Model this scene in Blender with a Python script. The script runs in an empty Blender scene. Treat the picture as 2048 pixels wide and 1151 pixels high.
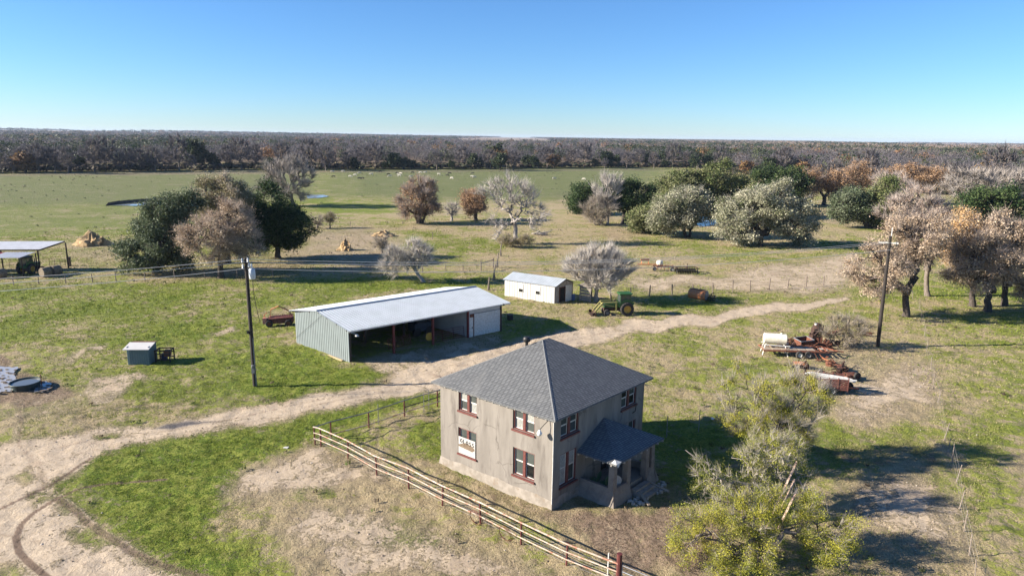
import bpy, math, random
import numpy as np
from mathutils import Vector, Matrix
R=math.radians
random.seed(7)
SC=bpy.context.scene
COL=SC.collection
# ------------------------------------------------------------------ survey of the place (camera model used to measure ground points)
F=1365.;CAMH=22.5;ROLL=0.0122;V0=273.
PITCH=math.atan((575.5-V0)/F)
def ray(u,v):
    x=(u-1024)/F; y=-(v-575.5)/F
    c,s=math.cos(ROLL),math.sin(ROLL)
    x2=c*x-s*y; y2=s*x+c*y
    cp,sp=math.cos(PITCH),math.sin(PITCH)
    return (x2, cp+y2*sp, -sp+y2*cp)
def G(u,v,z=0.):
    d=ray(u,v); t=(z-CAMH)/d[2]; return (d[0]*t,d[1]*t)
def atY(u,v,Y):
    d=ray(u,v); t=Y/d[1]; return (d[0]*t,Y,CAMH+d[2]*t)
# ------------------------------------------------------------------ helpers
def tag(o,label=None,cat=None,group=None,kind=None):
    if label: o['label']=label
    if cat: o['category']=cat
    if group: o['group']=group
    if kind: o['kind']=kind
    return o
def thing(name,label,cat,loc=(0,0,0),rz=0.,group=None):
    o=bpy.data.objects.new(name,None); COL.objects.link(o)
    o.location=loc; o.rotation_euler=(0,0,rz); o.empty_display_size=.3
    return tag(o,label,cat,group)
def copy_tree(o,parent=None):
    kids=list(o.children)
    c=o.copy(); COL.objects.link(c); c.parent=parent
    for k in kids: copy_tree(k,c)
    return c
class MB:
    def __init__(s,xf=None): s.v=[];s.f=[];s.m=[];s.xf=xf;s.mi=0
    def add(s,vs,fs):
        n=len(s.v)
        s.v+= [tuple(s.xf(p)) if s.xf else tuple(p) for p in vs]
        s.f+=[tuple(i+n for i in f) for f in fs]; s.m+=[s.mi]*len(fs); return s
    def box(s,x0,y0,z0,x1,y1,z1):
        vs=[(x0,y0,z0),(x1,y0,z0),(x1,y1,z0),(x0,y1,z0),(x0,y0,z1),(x1,y0,z1),(x1,y1,z1),(x0,y1,z1)]
        return s.add(vs,[(3,2,1,0),(4,5,6,7),(0,1,5,4),(1,2,6,5),(2,3,7,6),(3,0,4,7)])
    def beam(s,p,q,w,h,up=(0,0,1)):
        p=Vector(p);q=Vector(q);d=(q-p).normalized();u=Vector(up)
        if abs(d.dot(u))>.98:u=Vector((1,0,0))
        a=d.cross(u).normalized()*(w/2);b=a.cross(d).normalized()*(h/2)
        vs=[p-a-b,p+a-b,p+a+b,p-a+b,q-a-b,q+a-b,q+a+b,q-a+b]
        return s.add(vs,[(0,1,2,3),(7,6,5,4),(1,0,4,5),(2,1,5,6),(3,2,6,7),(0,3,7,4)])
    def tube(s,pts,rs,n=6,cap=True):
        pts=[Vector(p) for p in pts]
        if not hasattr(rs,'__len__'): rs=[rs]*len(pts)
        vs=[];fs=[]
        for i,p in enumerate(pts):
            d=(pts[min(i+1,len(pts)-1)]-pts[max(i-1,0)])
            d=d.normalized() if d.length>1e-9 else Vector((0,0,1))
            u=Vector((0,0,1)) if abs(d.z)<.95 else Vector((1,0,0))
            a=d.cross(u).normalized();b=a.cross(d)
            for k in range(n):
                t=2*math.pi*k/n; vs.append(p+(a*math.cos(t)+b*math.sin(t))*rs[i])
        for i in range(len(pts)-1):
            for k in range(n):
                k2=(k+1)%n; fs.append((i*n+k,i*n+k2,(i+1)*n+k2,(i+1)*n+k))
        if cap: fs.append(tuple(range(n))[::-1]); fs.append(tuple(range((len(pts)-1)*n,len(pts)*n)))
        return s.add(vs,fs)
    def lathe(s,prof,c=(0,0,0),axis='z',n=20,sc=(1,1),cap=True):
        vs=[];fs=[]
        for r,z in prof:
            for k in range(n):
                t=2*math.pi*k/n; x,y=r*math.cos(t)*sc[0],r*math.sin(t)*sc[1]
                q={'z':(x,y,z),'x':(z,x,y),'y':(y,z,x)}[axis]
                vs.append((c[0]+q[0],c[1]+q[1],c[2]+q[2]))
        for i in range(len(prof)-1):
            for k in range(n):
                k2=(k+1)%n; fs.append((i*n+k,i*n+k2,(i+1)*n+k2,(i+1)*n+k))
        if cap and prof[0][0]>1e-6: fs.append(tuple(range(n))[::-1])
        if cap and prof[-1][0]>1e-6: fs.append(tuple(range((len(prof)-1)*n,len(prof)*n)))
        return s.add(vs,fs)
    def poly(s,vs): return s.add(vs,[tuple(range(len(vs)))])
    def slab(s,vs,t):
        """top polygon vs (ccw from above), thickness t downwards"""
        n=len(vs); lo=[(p[0],p[1],p[2]-t) for p in vs]
        return s.add(list(vs)+lo,[tuple(range(n)),tuple(range(n,2*n))[::-1]]+[(i,i+n,(i+1)%n+n,(i+1)%n) for i in range(n)])
    def build(s,name,mat,parent=None,smooth=False,loc=None,bevel=0.):
        me=bpy.data.meshes.new(name); me.from_pydata(s.v,[],s.f)
        mats=mat if isinstance(mat,(list,tuple)) else [mat]
        for m in mats: me.materials.append(m)
        if len(mats)>1: me.polygons.foreach_set('material_index',s.m)
        import bmesh
        bm=bmesh.new(); bm.from_mesh(me); bmesh.ops.recalc_face_normals(bm,faces=bm.faces); bm.to_mesh(me); bm.free()
        if smooth:
            me.polygons.foreach_set('use_smooth',[True]*len(me.polygons))
            try: me.set_sharp_from_angle(angle=R(40))
            except Exception: pass
        me.update()
        o=bpy.data.objects.new(name,me); COL.objects.link(o)
        if parent is not None: o.parent=parent
        if loc: o.location=loc
        if bevel:
            b=o.modifiers.new('b','BEVEL'); b.width=bevel; b.segments=1; b.limit_method='ANGLE'
        return o
def np_mesh(name,V,Fc,mat,cols=None,parent=None,smooth=False,fattr=None):
    """V (n,3), Fc (m,k) constant k faces, cols (n,3)"""
    me=bpy.data.meshes.new(name); n=len(V); m,k=Fc.shape
    me.vertices.add(n); me.vertices.foreach_set('co',V.astype(np.float32).ravel())
    me.loops.add(m*k); me.loops.foreach_set('vertex_index',Fc.astype(np.int32).ravel())
    me.polygons.add(m); me.polygons.foreach_set('loop_start',np.arange(0,m*k,k,dtype=np.int32))
    if smooth: me.polygons.foreach_set('use_smooth',np.ones(m,bool))
    me.update(calc_edges=True)
    if cols is not None:
        a=me.attributes.new('Col','FLOAT_COLOR','POINT')
        c=np.ones((n,4),np.float32); c[:,:3]=cols; a.data.foreach_set('color',c.ravel())
    if fattr:
        for kx,arr in fattr.items():
            a=me.attributes.new(kx,'FLOAT','POINT'); a.data.foreach_set('value',arr.astype(np.float32))
    me.materials.append(mat)
    o=bpy.data.objects.new(name,me); COL.objects.link(o)
    if parent is not None:o.parent=parent
    return o
# ---- materials
class NT:
    def __init__(s,name):
        s.m=bpy.data.materials.new(name); s.m.use_nodes=True; s.t=s.m.node_tree; s.n=s.t.nodes; s.l=s.t.links
        s.b=s.n['Principled BSDF']; s.out=s.n['Material Output']
    def node(s,typ,**kw):
        x=s.n.new(typ)
        for k,v in kw.items():
            if k.startswith('_'): setattr(x,k[1:],v)
            else: s.set(x.inputs[k.replace('__',' ')],v)
        return x
    def set(s,inp,v):
        if hasattr(v,'is_output'): s.l.new(v,inp)
        elif isinstance(v,tuple) and inp.type=='RGBA' and len(v)==3: inp.default_value=(*v,1)
        else: inp.default_value=v
    def coord(s,kind='Object',scale=None):
        c=s.node('ShaderNodeTexCoord').outputs[kind]
        if scale is not None:
            mp=s.node('ShaderNodeMapping'); s.l.new(c,mp.inputs['Vector']); mp.inputs['Scale'].default_value=scale; c=mp.outputs[0]
        return c
    def noise(s,scale,detail=3.,rough=.55,vec=None,dist=0.):
        x=s.node('ShaderNodeTexNoise',Scale=scale,Detail=detail,Roughness=rough,Distortion=dist)
        if vec is not None: s.l.new(vec,x.inputs['Vector'])
        return x.outputs['Fac']
    def math(s,op,a,b=0.,c=None,clamp=False):
        x=s.node('ShaderNodeMath'); x.operation=op; x.use_clamp=clamp
        s.set(x.inputs[0],a); s.set(x.inputs[1],b)
        if c is not None: s.set(x.inputs[2],c)
        return x.outputs[0]
    def ramp(s,v,lo,hi,o0=0.,o1=1.):
        x=s.node('ShaderNodeMapRange'); x.interpolation_type='SMOOTHSTEP'
        for i,q in enumerate((v,lo,hi,o0,o1)): s.set(x.inputs[i],q)
        return x.outputs[0]
    def mix(s,f,a,b,typ='MIX'):
        x=s.node('ShaderNodeMix'); x.data_type='RGBA'; x.blend_type=typ; x.clamp_factor=True
        s.set(x.inputs[0],f); s.set(x.inputs[6],a); s.set(x.inputs[7],b); return x.outputs[2]
    def attr(s,name,out='Fac'):
        x=s.node('ShaderNodeAttribute'); x.attribute_name=name; return x.outputs[out]
    def bump(s,h,strength=.3,dist=.05):
        x=s.node('ShaderNodeBump',Strength=strength,Distance=dist); s.l.new(h,x.inputs['Height']); s.l.new(x.outputs[0],s.b.inputs['Normal'])
_mats={}
def mat(name,c1,c2=None,scale=2.,rough=.7,metal=0.,bump=0.,bscale=None,lo=.35,hi=.65,stain=None,sscale=.6,slo=.55,shi=.75,stretch=(1,1,1),spec=.4):
    if name in _mats: return _mats[name]
    t=NT(name); co=t.coord('Object',stretch)
    col=None
    if c2 is None: c2=tuple(x*.72 for x in c1)
    n=t.noise(scale,4.,.6,co); col=t.mix(t.ramp(n,lo,hi),c1,c2)
    if stain:
        n2=t.noise(sscale,5.,.65,co,.4); col=t.mix(t.ramp(n2,slo,shi),col,stain)
    t.set(t.b.inputs['Base Color'],col); t.b.inputs['Roughness'].default_value=rough; t.b.inputs['Metallic'].default_value=metal
    t.b.inputs['Specular IOR Level'].default_value=spec
    if bump: t.bump(t.noise(bscale or scale*6,3.,.6,co),bump,.02)
    _mats[name]=t.m; return t.m
def value_noise(x,y,seed=0):
    xi=np.floor(x).astype(np.int64); yi=np.floor(y).astype(np.int64); fx=x-xi; fy=y-yi
    fx=fx*fx*(3-2*fx); fy=fy*fy*(3-2*fy)
    def h(a,b):
        k=(a*374761393+b*668265263+seed*982451653)&0xffffffff
        k=((k^(k>>13))*1274126177)&0xffffffff; k=k^(k>>16); return (k&0xffff)/65535.
    return (h(xi,yi)*(1-fx)+h(xi+1,yi)*fx)*(1-fy)+(h(xi,yi+1)*(1-fx)+h(xi+1,yi+1)*fx)*fy
def fbm(x,y,seed=0,o=3):
    t=0.;a=.5;s=0.
    for i in range(o): t=t+a*value_noise(x*2**i,y*2**i,seed+i); s+=a; a*=.5
    return t/s
def sstep(x,a,b):
    t=np.clip((x-a)/(b-a),0,1); return t*t*(3-2*t)
SUN_E=5.;SKY_S=.063;EXPO=1.55;HAZE=4.5e-5;SKY_AIR=.97;SKY_DUST=0.;SKY_OZ=9.
GREEN1=(.110,.172,.014);GREEN2=(.225,.250,.045);DRY1=(.470,.385,.235);DRY2=(.31,.24,.145)
BROWN1=(.165,.115,.080);BROWN2=(.29,.215,.155);SAND1=(.51,.42,.318);SAND2=(.38,.302,.212)
# ------------------------------------------------------------------ camera, sun, sky, air
cam=bpy.data.cameras.new('camera'); co=bpy.data.objects.new('camera',cam); COL.objects.link(co); SC.camera=co
cam.sensor_width=36.; cam.lens=36.*F/2048; cam.clip_start=.5; cam.clip_end=40000
co.location=(0,0,CAMH)
c_,s_=math.cos(ROLL),math.sin(ROLL); cp,sp=math.cos(PITCH),math.sin(PITCH)
right0=Vector((1,0,0)); up0=Vector((0,sp,cp)); fw=Vector((0,cp,-sp))
xr=right0*c_+up0*s_; yu=up0*c_-right0*s_
M=Matrix((xr,yu,-fw)).transposed(); co.rotation_euler=M.to_euler()
SUN_EL,SUN_AZ=R(22.8),math.atan2(-.995,-.09)   # compass from +Y towards +X
sd=Vector((math.sin(SUN_AZ)*math.cos(SUN_EL),math.cos(SUN_AZ)*math.cos(SUN_EL),math.sin(SUN_EL)))
sl=bpy.data.lights.new('sun','SUN'); so=bpy.data.objects.new('sun',sl); COL.objects.link(so)
sl.energy=SUN_E; sl.angle=R(.53); sl.color=(1.,.90,.76); so.rotation_euler=sd.to_track_quat('Z','Y').to_euler(); so.location=(-80,-20,60)
W=bpy.data.worlds.new('World'); SC.world=W; W.use_nodes=True
nt=W.node_tree; bg=nt.nodes['Background']; sky=nt.nodes.new('ShaderNodeTexSky'); sky.sky_type='NISHITA'
sky.sun_disc=False; sky.sun_elevation=SUN_EL; sky.sun_rotation=SUN_AZ; sky.altitude=100; sky.air_density=SKY_AIR; sky.dust_density=SKY_DUST; sky.ozone_density=SKY_OZ
nt.links.new(sky.outputs[0],bg.inputs[0]); bg.inputs[1].default_value=SKY_S
SC.view_settings.view_transform='Standard'; SC.view_settings.look='None'; SC.view_settings.exposure=EXPO; SC.view_settings.gamma=1
cy=SC.cycles; cy.max_bounces=6; cy.diffuse_bounces=2; cy.glossy_bounces=2; cy.transmission_bounces=3; cy.transparent_max_bounces=4; cy.volume_bounces=0
cy.use_denoising=True; cy.use_adaptive_sampling=False
try: cy.denoiser='OPENIMAGEDENOISE'
except Exception: pass
if HAZE:
    hm=bpy.data.materials.new('hazy_air'); hm.use_nodes=True; t=hm.node_tree
    t.nodes.remove(t.nodes['Principled BSDF']); pv=t.nodes.new('ShaderNodeVolumePrincipled')
    pv.inputs['Color'].default_value=(.62,.76,1,1); pv.inputs['Density'].default_value=HAZE; pv.inputs['Anisotropy'].default_value=.1
    t.links.new(pv.outputs[0],t.nodes['Material Output'].inputs['Volume'])
    hz=MB().box(-14000,-600,-2,14000,14000,50).build('haze',hm); tag(hz,kind='stuff')
# ------------------------------------------------------------------ ground: one sheet to the horizon with painted cover (grass / dry / sand / litter / wet)
def terrain(X,Y):
    r=np.hypot(X,Y); az=np.arctan2(X,Y)
    z=24*sstep(-az,-.25,.62)*sstep(r,2500,5200)
    z=z+2.5*(fbm(X/500.,Y/500.,5)-.5)*2*sstep(r,500,1500)
    z=z+.07*(fbm(X/.9,Y/.9,11,2)-.5)*(1-sstep(r,90,140))*2+.10*(fbm(X/5.,Y/5.,13,2)-.5)*(1-sstep(r,120,200))*2
    return z
# strokes: (mask, value, softness m, [pixels]) measured on the photo and laid on the ground plane
PAINT=[
 # ---- broad cover
 ('g',.55,6,[(-60,560),(900,545),(1010,600),(900,620),(760,760),(600,800),(330,850),(-60,900)]),
 ('g',.82,5,[(-60,575),(500,560),(880,570),(760,575),(600,625),(590,680),(700,735),(760,745),(600,790),(330,800),(120,700),(-60,680)]),
 ('g',1.1,2,[(560,690),(690,735),(770,740),(740,765),(560,790),(440,770)]),
 ('g',1.18,3,[(240,895),(420,868),(620,835),(860,780),(880,830),(700,880),(560,900),(500,960),(430,1060),(560,1151),(430,1151),(260,1080),(150,1000),(130,965)]),
 ('g',.25,3,[(620,895),(740,930),(900,1010),(1050,1090),(1240,1160),(560,1160),(430,1060),(480,950),(560,905)]),
 ('g',.85,1.5,[(660,1010),(760,1060),(740,1080),(640,1030)]),('g',.85,1.2,[(730,1065),(800,1050),(860,1085),(790,1105),(740,1095)]),
 ('g',.8,1.,[(820,1075),(860,1075),(870,1095),(830,1100)]),('g',.85,1,[(600,960),(700,985),(640,1005),(560,985)]),
 ('d',.78,2.5,[(560,905),(640,895),(740,935),(800,980),(700,960),(640,1000),(560,985),(470,1010),(440,980),(500,930)]),
 ('d',.72,2.5,[(560,1020),(720,1010),(1000,1100),(1100,1160),(660,1160),(560,1100)]),
 ('g',.35,2,[(680,850),(880,800),(890,930),(960,965),(1090,1025),(1240,1130),(1100,1070),(900,985),(760,905)]),
 ('b',.62,1.5,[(760,900),(1100,1060),(1230,1130),(1330,1160),(1400,1060),(1330,1010),(1110,1020),(960,962),(890,930)]),
 ('g',.9,1.,[(800,850),(880,840),(885,900),(930,950),(850,920)]),
 ('b',.9,1.5,[(1090,1020),(1380,1010),(1480,1050),(1440,1151),(1240,1151)]),
 ('d',.30,2,[(1110,1030),(1380,1020),(1380,1151),(1230,1151)]),
 ('b',.5,1,[(1105,1020),(1180,950),(1330,960),(1420,1000),(1380,1030)]),
 # right yard
 ('g',.58,4,[(1290,760),(1330,830),(1500,850),(1480,760),(1520,690),(1420,650),(1290,680),(1230,700)]),
 ('g',.95,3,[(1300,840),(1480,850),(1500,960),(1400,1000),(1320,960)]),
 ('g',.28,5,[(1500,700),(1840,640),(1890,900),(1950,1151),(1620,1151),(1640,980),(1700,860),(1640,760)]),
 ('d',.78,4,[(1680,770),(1830,720),(1860,800),(1740,860),(1660,820)]),
 ('d',.78,4,[(1700,960),(1830,930),(1920,1000),(1940,1110),(1800,1090),(1700,1030)]),
 ('d',.5,2,[(1600,690),(1720,690),(1780,720),(1700,760),(1640,730)]),
 ('b',.5,3,[(1560,880),(1760,880),(1900,890),(1900,960),(1700,930)]),
 ('g',.60,4,[(1850,640),(2120,620),(2120,900),(1990,960),(1920,960),(1880,820)]),
 ('g',.45,4,[(1930,960),(2120,880),(2120,1160),(1980,1160)]),
 ('g',.95,2.5,[(1640,850),(1800,855),(1850,900),(1700,930),(1600,900)]),
 ('d',.3,3,[(1980,900),(2060,890),(2100,960),(2010,960)]),
 # middle ground behind barn and shed
 ('g',.38,10,[(640,540),(1000,540),(1700,560),(1700,430),(1080,400),(800,420),(640,450)]),
 ('g',.34,6,[(1000,480),(1200,480),(1280,520),(1130,540),(1000,550)]),
 ('d',.72,6,[(1240,560),(1300,548),(1430,550),(1560,525),(1700,500),(1760,520),(1700,580),(1560,590),(1400,575),(1280,590)]),
 ('g',.62,8,[(1280,475),(1480,490),(1640,505),(1700,470),(1760,490),(1700,520),(1500,530),(1300,505)]),
 ('g',.9,3,[(1620,483),(1780,483),(1780,505),(1640,505)]),
 ('g',.7,5,[(800,460),(1000,480),(1000,505),(900,520),(800,505)]),
 ('d',.50,4,[(620,462),(700,458),(800,470),(840,480),(780,500),(760,540),(640,540),(560,520),(600,490)]),
 ('b',.38,5,[(620,462),(700,458),(790,470),(760,500),(640,520),(560,540),(380,560),(400,520),(560,500)]),
 ('d',.32,4,[(880,520),(1000,518),(1060,525),(1000,545),(900,545)]),
 ('d',.4,4,[(120,480),(250,475),(300,490),(240,520),(120,520)]),
 ('b',.3,6,[(100,490),(250,490),(260,545),(120,545)]),
 ('g',.4,5,[(1020,600),(1180,610),(1280,650),(1180,660),(1020,640)]),
 ('b',.25,3,[(1020,600),(1180,610),(1190,640),(1030,630)]),
 ('g',.8,3,[(1270,580),(1500,600),(1480,625),(1290,625)]),
 ('g',.9,2,[(1000,640),(1100,640),(1160,662),(1060,672),(1000,690),(900,690),(960,675)]),
 # pasture beyond
 ('g',.8,18,[(-400,350),(640,350),(640,440),(400,480),(-300,480)]),
 ('d',.22,10,[(-300,432),(380,418),(380,430),(100,446),(-300,452)]),
 ('g',.90,14,[(600,398),(800,408),(790,424),(610,428),(560,412)]),
 ('g',.50,14,[(640,428),(1000,430),(1000,452),(640,452)]),
 ('g',.85,30,[(640,338),(1330,334),(1330,392),(1000,400),(640,392)]),
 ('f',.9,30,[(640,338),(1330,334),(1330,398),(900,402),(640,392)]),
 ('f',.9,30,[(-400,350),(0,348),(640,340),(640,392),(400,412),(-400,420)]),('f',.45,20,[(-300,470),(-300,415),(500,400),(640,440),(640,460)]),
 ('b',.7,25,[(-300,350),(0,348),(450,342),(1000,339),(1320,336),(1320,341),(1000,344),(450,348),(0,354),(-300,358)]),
 ('b',.42,8,[(1090,385),(1160,380),(1260,440),(1200,470),(1130,430),(1080,400)]),
 ('b',.35,6,[(640,455),(1000,446),(1000,458),(640,462)]),
 ('b',.5,8,[(1590,398),(1760,392),(1900,420),(1760,452),(1640,450),(1600,430)]),
 ('d',.35,6,[(1640,452),(1740,455),(1760,468),(1640,470)]),
 ('b',.35,5,[(1640,488),(1700,486),(1710,500),(1640,505)]),
 ('b',.45,5,[(1220,440),(1310,470),(1240,490),(1180,465)]),
 ('b',.5,5,[(300,530),(620,520),(620,550),(440,562),(300,560)]),
 ('g',.95,3,[(600,560),(800,556),(900,575),(700,590),(600,580)]),
 ('g',1.,3,[(870,556),(1000,556),(990,572),(870,574)]),
 ('g',.9,4,[(1750,560),(2100,575),(2100,600),(1760,600)]),
 ('d',.35,5,[(1830,535),(2100,540),(2100,565),(1840,560)]),
 # sandy bits in lawn
 ('d',.7,.8,[(160,790),(200,760),(290,740),(250,790),(200,820)]),('d',.6,1.,[(120,715),(220,690),(200,705),(130,735)]),
 ('d',.6,1.,[(180,760),(290,745),(320,760),(200,775)]),('d',.6,.8,[(420,665),(480,652),(480,662),(430,675)]),
 ('b',.75,.8,[(-40,700),(40,720),(40,740),(120,760),(160,790),(60,815),(-40,810)]),
 ('d',.4,1.2,[(50,790),(160,780),(240,800),(120,840),(50,850)]),('b',.35,1.,[(80,780),(160,790),(180,830),(60,830)]),
 ('b',.30,1,[(592,684),(640,700),(700,727),(640,712)]),
]
ROADS=[(.90,2.6,[(-60,905),(0,890),(80,872),(200,858),(330,845),(480,815),(640,785),(770,765),(780,740),(850,718),(940,704),(1060,672),(1140,657),(1240,645),(1330,640),(1420,640),(1340,656),(1240,672),(1180,690),(1090,715),(1000,750),(880,785),(760,800),(640,825),(480,858),(330,880),(250,895),(190,925),(120,968),(150,1010),(200,1062),(300,1120),(440,1165),(500,1200),(-80,1200)]),
 (.92,1.6,[(1240,638),(1330,636),(1450,621),(1560,606),(1690,592),(1710,598),(1560,624),(1440,645),(1330,662),(1240,664)]),
 (.66,1.8,[(700,722),(880,690),(940,672),(1000,668),(1010,690),(940,712),(850,735),(780,750),(740,745)]),
]
TRACKS=[('t',.5,.22,[(60,905),(200,876),(330,862)]),('t',.5,.22,[(60,930),(200,895),(340,870),(460,850),(620,822),(760,792)]),('t',.45,.22,[(1200,672),(1330,655),(1450,637),(1570,618),(1680,600)]),('t',.45,.22,[(1210,660),(1330,645),(1450,629),(1570,612)]),('t',.4,.2,[(-20,1060),(60,1075),(140,1110),(220,1151)]),
 ('t',1.,.22,[(330,960),(200,968),(142,983),(113,996),(74,1018),(42,1047),(31,1073),(39,1102),(64,1128),(100,1155)]),
 ('t',.9,.2,[(-10,1020),(48,993),(106,967),(151,935),(180,915)]),
 ('t',.7,.3,[(113,996),(148,1018),(180,1047),(219,1073),(258,1099),(306,1122),(430,1160)]),
 ('d',.6,.25,[(120,990),(155,1016),(188,1047),(228,1073),(268,1099),(316,1120)]),
 ('t',.55,.18,[(39,812),(42,844),(37,890)]),('d',.5,.5,[(36,800),(39,844),(34,886)]),
 ('t',.4,.15,[(320,720),(400,695),(480,678)]),('d',.4,.15,[(322,722),(402,697),(482,680)]),
 ('t',.5,.12,[(60,900),(60,930),(75,960)]),('t',.5,.3,[(40,890),(80,930),(90,965),(60,990)]),
 ('t',.55,.26,[(620,812),(700,796),(800,775),(900,745),(1060,700),(1200,665),(1330,650)]),
 ('t',.5,.26,[(330,862),(450,840),(600,806),(760,776),(880,735),(1060,690)]),
 ('d',.45,.35,[(1620,850),(1680,800),(1760,730),(1800,690),(1815,660)]),
 ('t',.35,.15,[(1060,668),(1180,664),(1230,676),(1250,690)]),
]
GRASSIN=[[(45,1000),(60,985),(95,983),(105,995),(70,1010)],[(138,1060),(180,1060),(212,1090),(195,1099),(150,1082)],[(22,950),(60,938),(80,955),(50,970)],[(190,872),(240,866),(236,876),(200,880)],[(940,735),(990,722),(1010,728),(960,742)],[(0,1120),(50,1125),(60,1160),(-20,1160)]]
PUDDLE=[(306,857),(330,848),(387,841),(440,843),(380,850),(340,858)]
def sdist(X,Y,P,closed=True):
    n=len(P); dmin=np.full(X.shape,1e18); inside=np.zeros(X.shape,bool)
    for i in range(n if closed else n-1):
        x0,y0=P[i]; x1,y1=P[(i+1)%n]; dx,dy=x1-x0,y1-y0
        t=np.clip(((X-x0)*dx+(Y-y0)*dy)/(dx*dx+dy*dy+1e-9),0,1)
        dmin=np.minimum(dmin,(X-x0-t*dx)**2+(Y-y0-t*dy)**2)
        if closed and dy!=0:
            c=((y0>Y)!=(y1>Y))&(X<(x1-x0)*(Y-y0)/dy+x0); inside^=c
    d=np.sqrt(dmin)
    return np.where(inside,-d,d) if closed else d
def cover(X,Y):
    r=np.hypot(X,Y)
    k=np.clip(r/60.,.35,6)
    wx=(fbm(X/(2.2*k),Y/(2.2*k),21)-.5)*3.2*k; wy=(fbm(X/(2.2*k),Y/(2.2*k),22)-.5)*3.2*k
    A={'g':np.full(X.shape,.55),'d':np.zeros(X.shape),'b':np.zeros(X.shape),'w':np.zeros(X.shape),'t':np.zeros(X.shape),'f':np.zeros(X.shape),'road':np.zeros(X.shape)}
    A['g']=A['g']-.1*sstep(r,600,900); A['b']=A['b']+.8*sstep(r,520,620)
    def soft(P,s,warp):
        m=max(s*4,8)
        xs=[p[0] for p in P];ys=[p[1] for p in P]
        sel=(X>min(xs)-m)&(X<max(xs)+m)&(Y>min(ys)-m)&(Y<max(ys)+m)
        idx=np.nonzero(sel)
        return idx,(X[idx]+warp*wx[idx],Y[idx]+warp*wy[idx])
    for key,val,s,px in PAINT:
        P=[G(u,max(v,300)) for u,v in px]; idx,(x,y)=soft(P,s,1.)
        a=1-sstep(sdist(x,y,P),-s*.8,s*.8)
        if key=='g': A[key][idx]=A[key][idx]*(1-a)+val*a
        else: A[key][idx]=np.maximum(A[key][idx],val*a)
    for val,s,px in ROADS:
        P=[G(u,v) for u,v in px]; idx,(x,y)=soft(P,s,.7)
        a=1-sstep(sdist(x,y,P),-s*.6,s*.6)
        A['d'][idx]=np.maximum(A['d'][idx],val*a); A['road'][idx]=np.maximum(A['road'][idx],a*(1. if val>.75 else .9)); A['b'][idx]*=1-.85*a
    for px in GRASSIN:
        P=[G(u,v) for u,v in px]; idx,(x,y)=soft(P,1.2,.4); a=1-sstep(sdist(x,y,P),-.7,.7)
        A['d'][idx]*=1-.6*a; A['g'][idx]=A['g'][idx]*(1-a)+.8*a
    for key,val,w,px in TRACKS:
        P=[G(u,v) for u,v in px]; idx,(x,y)=soft(P,2,.04)
        a=1-sstep(sdist(x,y,P,False),w*.5,w*1.3)
        A[key][idx]=np.maximum(A[key][idx],val*a)
    P=[G(u,v) for u,v in PUDDLE]; idx,(x,y)=soft(P,1,.15); A['w'][idx]=np.maximum(A['w'][idx],1-sstep(sdist(x,y,P),-.3,.25))
    return A
def ground_material():
    t=NT('pasture_and_soil'); co=t.coord('Object')
    nb=t.noise(.11,4,.6,co); n1=t.noise(.42,4,.65,co,.6); n2=t.noise(1.5,5,.7,co,.4); n3=t.noise(5.,4,.7,co); n4=t.noise(17.,3,.65,co)
    g,d,b,w,k,fa=[t.attr(q) for q in 'gdbwtf']
    def jit(a,*ws):
        o=a
        for n,q in ws: o=t.math('MULTIPLY_ADD',t.math('SUBTRACT',n,.5),q,o)
        return o
    gf=t.ramp(jit(g,(nb,1.9),(n1,2.1),(n2,1.9),(n3,1.5),(n4,.8)),.30,.82)
    green=t.mix(t.ramp(jit(n1,(n2,1.2),(n3,1.2)),.34,.66),GREEN1,GREEN2)
    dry=t.mix(t.ramp(jit(n2,(n3,.9),(n4,.6)),.3,.7),DRY1,DRY2)
    c=t.mix(gf,dry,green)
    bf=t.ramp(jit(b,(n1,1.4),(n2,1.2),(n3,1.2)),.24,.9); c=t.mix(bf,c,t.mix(t.ramp(n3,.35,.65),BROWN1,BROWN2))
    df=t.ramp(jit(d,(n1,1.5),(n2,1.3),(n3,1.1),(n4,.5)),.34,.78)
    sand=t.mix(t.ramp(jit(n2,(n4,.6),(n1,.5)),.25,.75),SAND1,SAND2); sand=t.mix(t.ramp(jit(nb,(n1,.5),(n3,.4)),.56,.74,0.,.55),sand,(.27,.195,.14))
    c=t.mix(df,c,sand)
    dark=t.ramp(jit(n3,(n4,1.1),(n2,.7)),.22,.52,.34,1.); light=t.ramp(n4,.5,.75,1.,1.25)
    dk=t.math('MULTIPLY',dark,light); dk=t.mix(t.math('MULTIPLY',df,.72),dk,(1.,1.,1.))
    c=t.mix(1.,c,dk,'MULTIPLY')
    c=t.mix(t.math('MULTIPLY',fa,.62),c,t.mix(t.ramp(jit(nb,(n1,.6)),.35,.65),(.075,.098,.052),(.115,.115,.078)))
    kf=t.ramp(jit(k,(n2,.5),(n3,.7),(n4,.4)),.25,.95); c=t.mix(kf,c,t.mix(n3,(.13,.09,.065),(.22,.16,.115)))
    c=t.mix(t.math('MULTIPLY',w,.85),c,(.075,.07,.072))
    t.set(t.b.inputs['Base Color'],c)
    t.set(t.b.inputs['Roughness'],t.mix(w,(.92,.92,.92),(.12,.12,.12))); t.b.inputs['Specular IOR Level'].default_value=.18
    h=t.math('ADD',t.math('MULTIPLY',n3,.8),t.math('MULTIPLY',n4,.4)); h=t.math('ADD',h,n2)
    h=t.math('MULTIPLY',h,t.math('SUBTRACT',1.,t.math('MULTIPLY',t.math('MAXIMUM',df,w),.7)))
    t.bump(h,1.,.30)
    return t.m
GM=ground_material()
rs=[8.,14.,20.,25.]
while rs[-1]<13500:
    r=rs[-1]; rs.append(r*(1.0048 if r<120 else 1.008 if r<600 else 1.02))
rs=np.array(rs)
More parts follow.
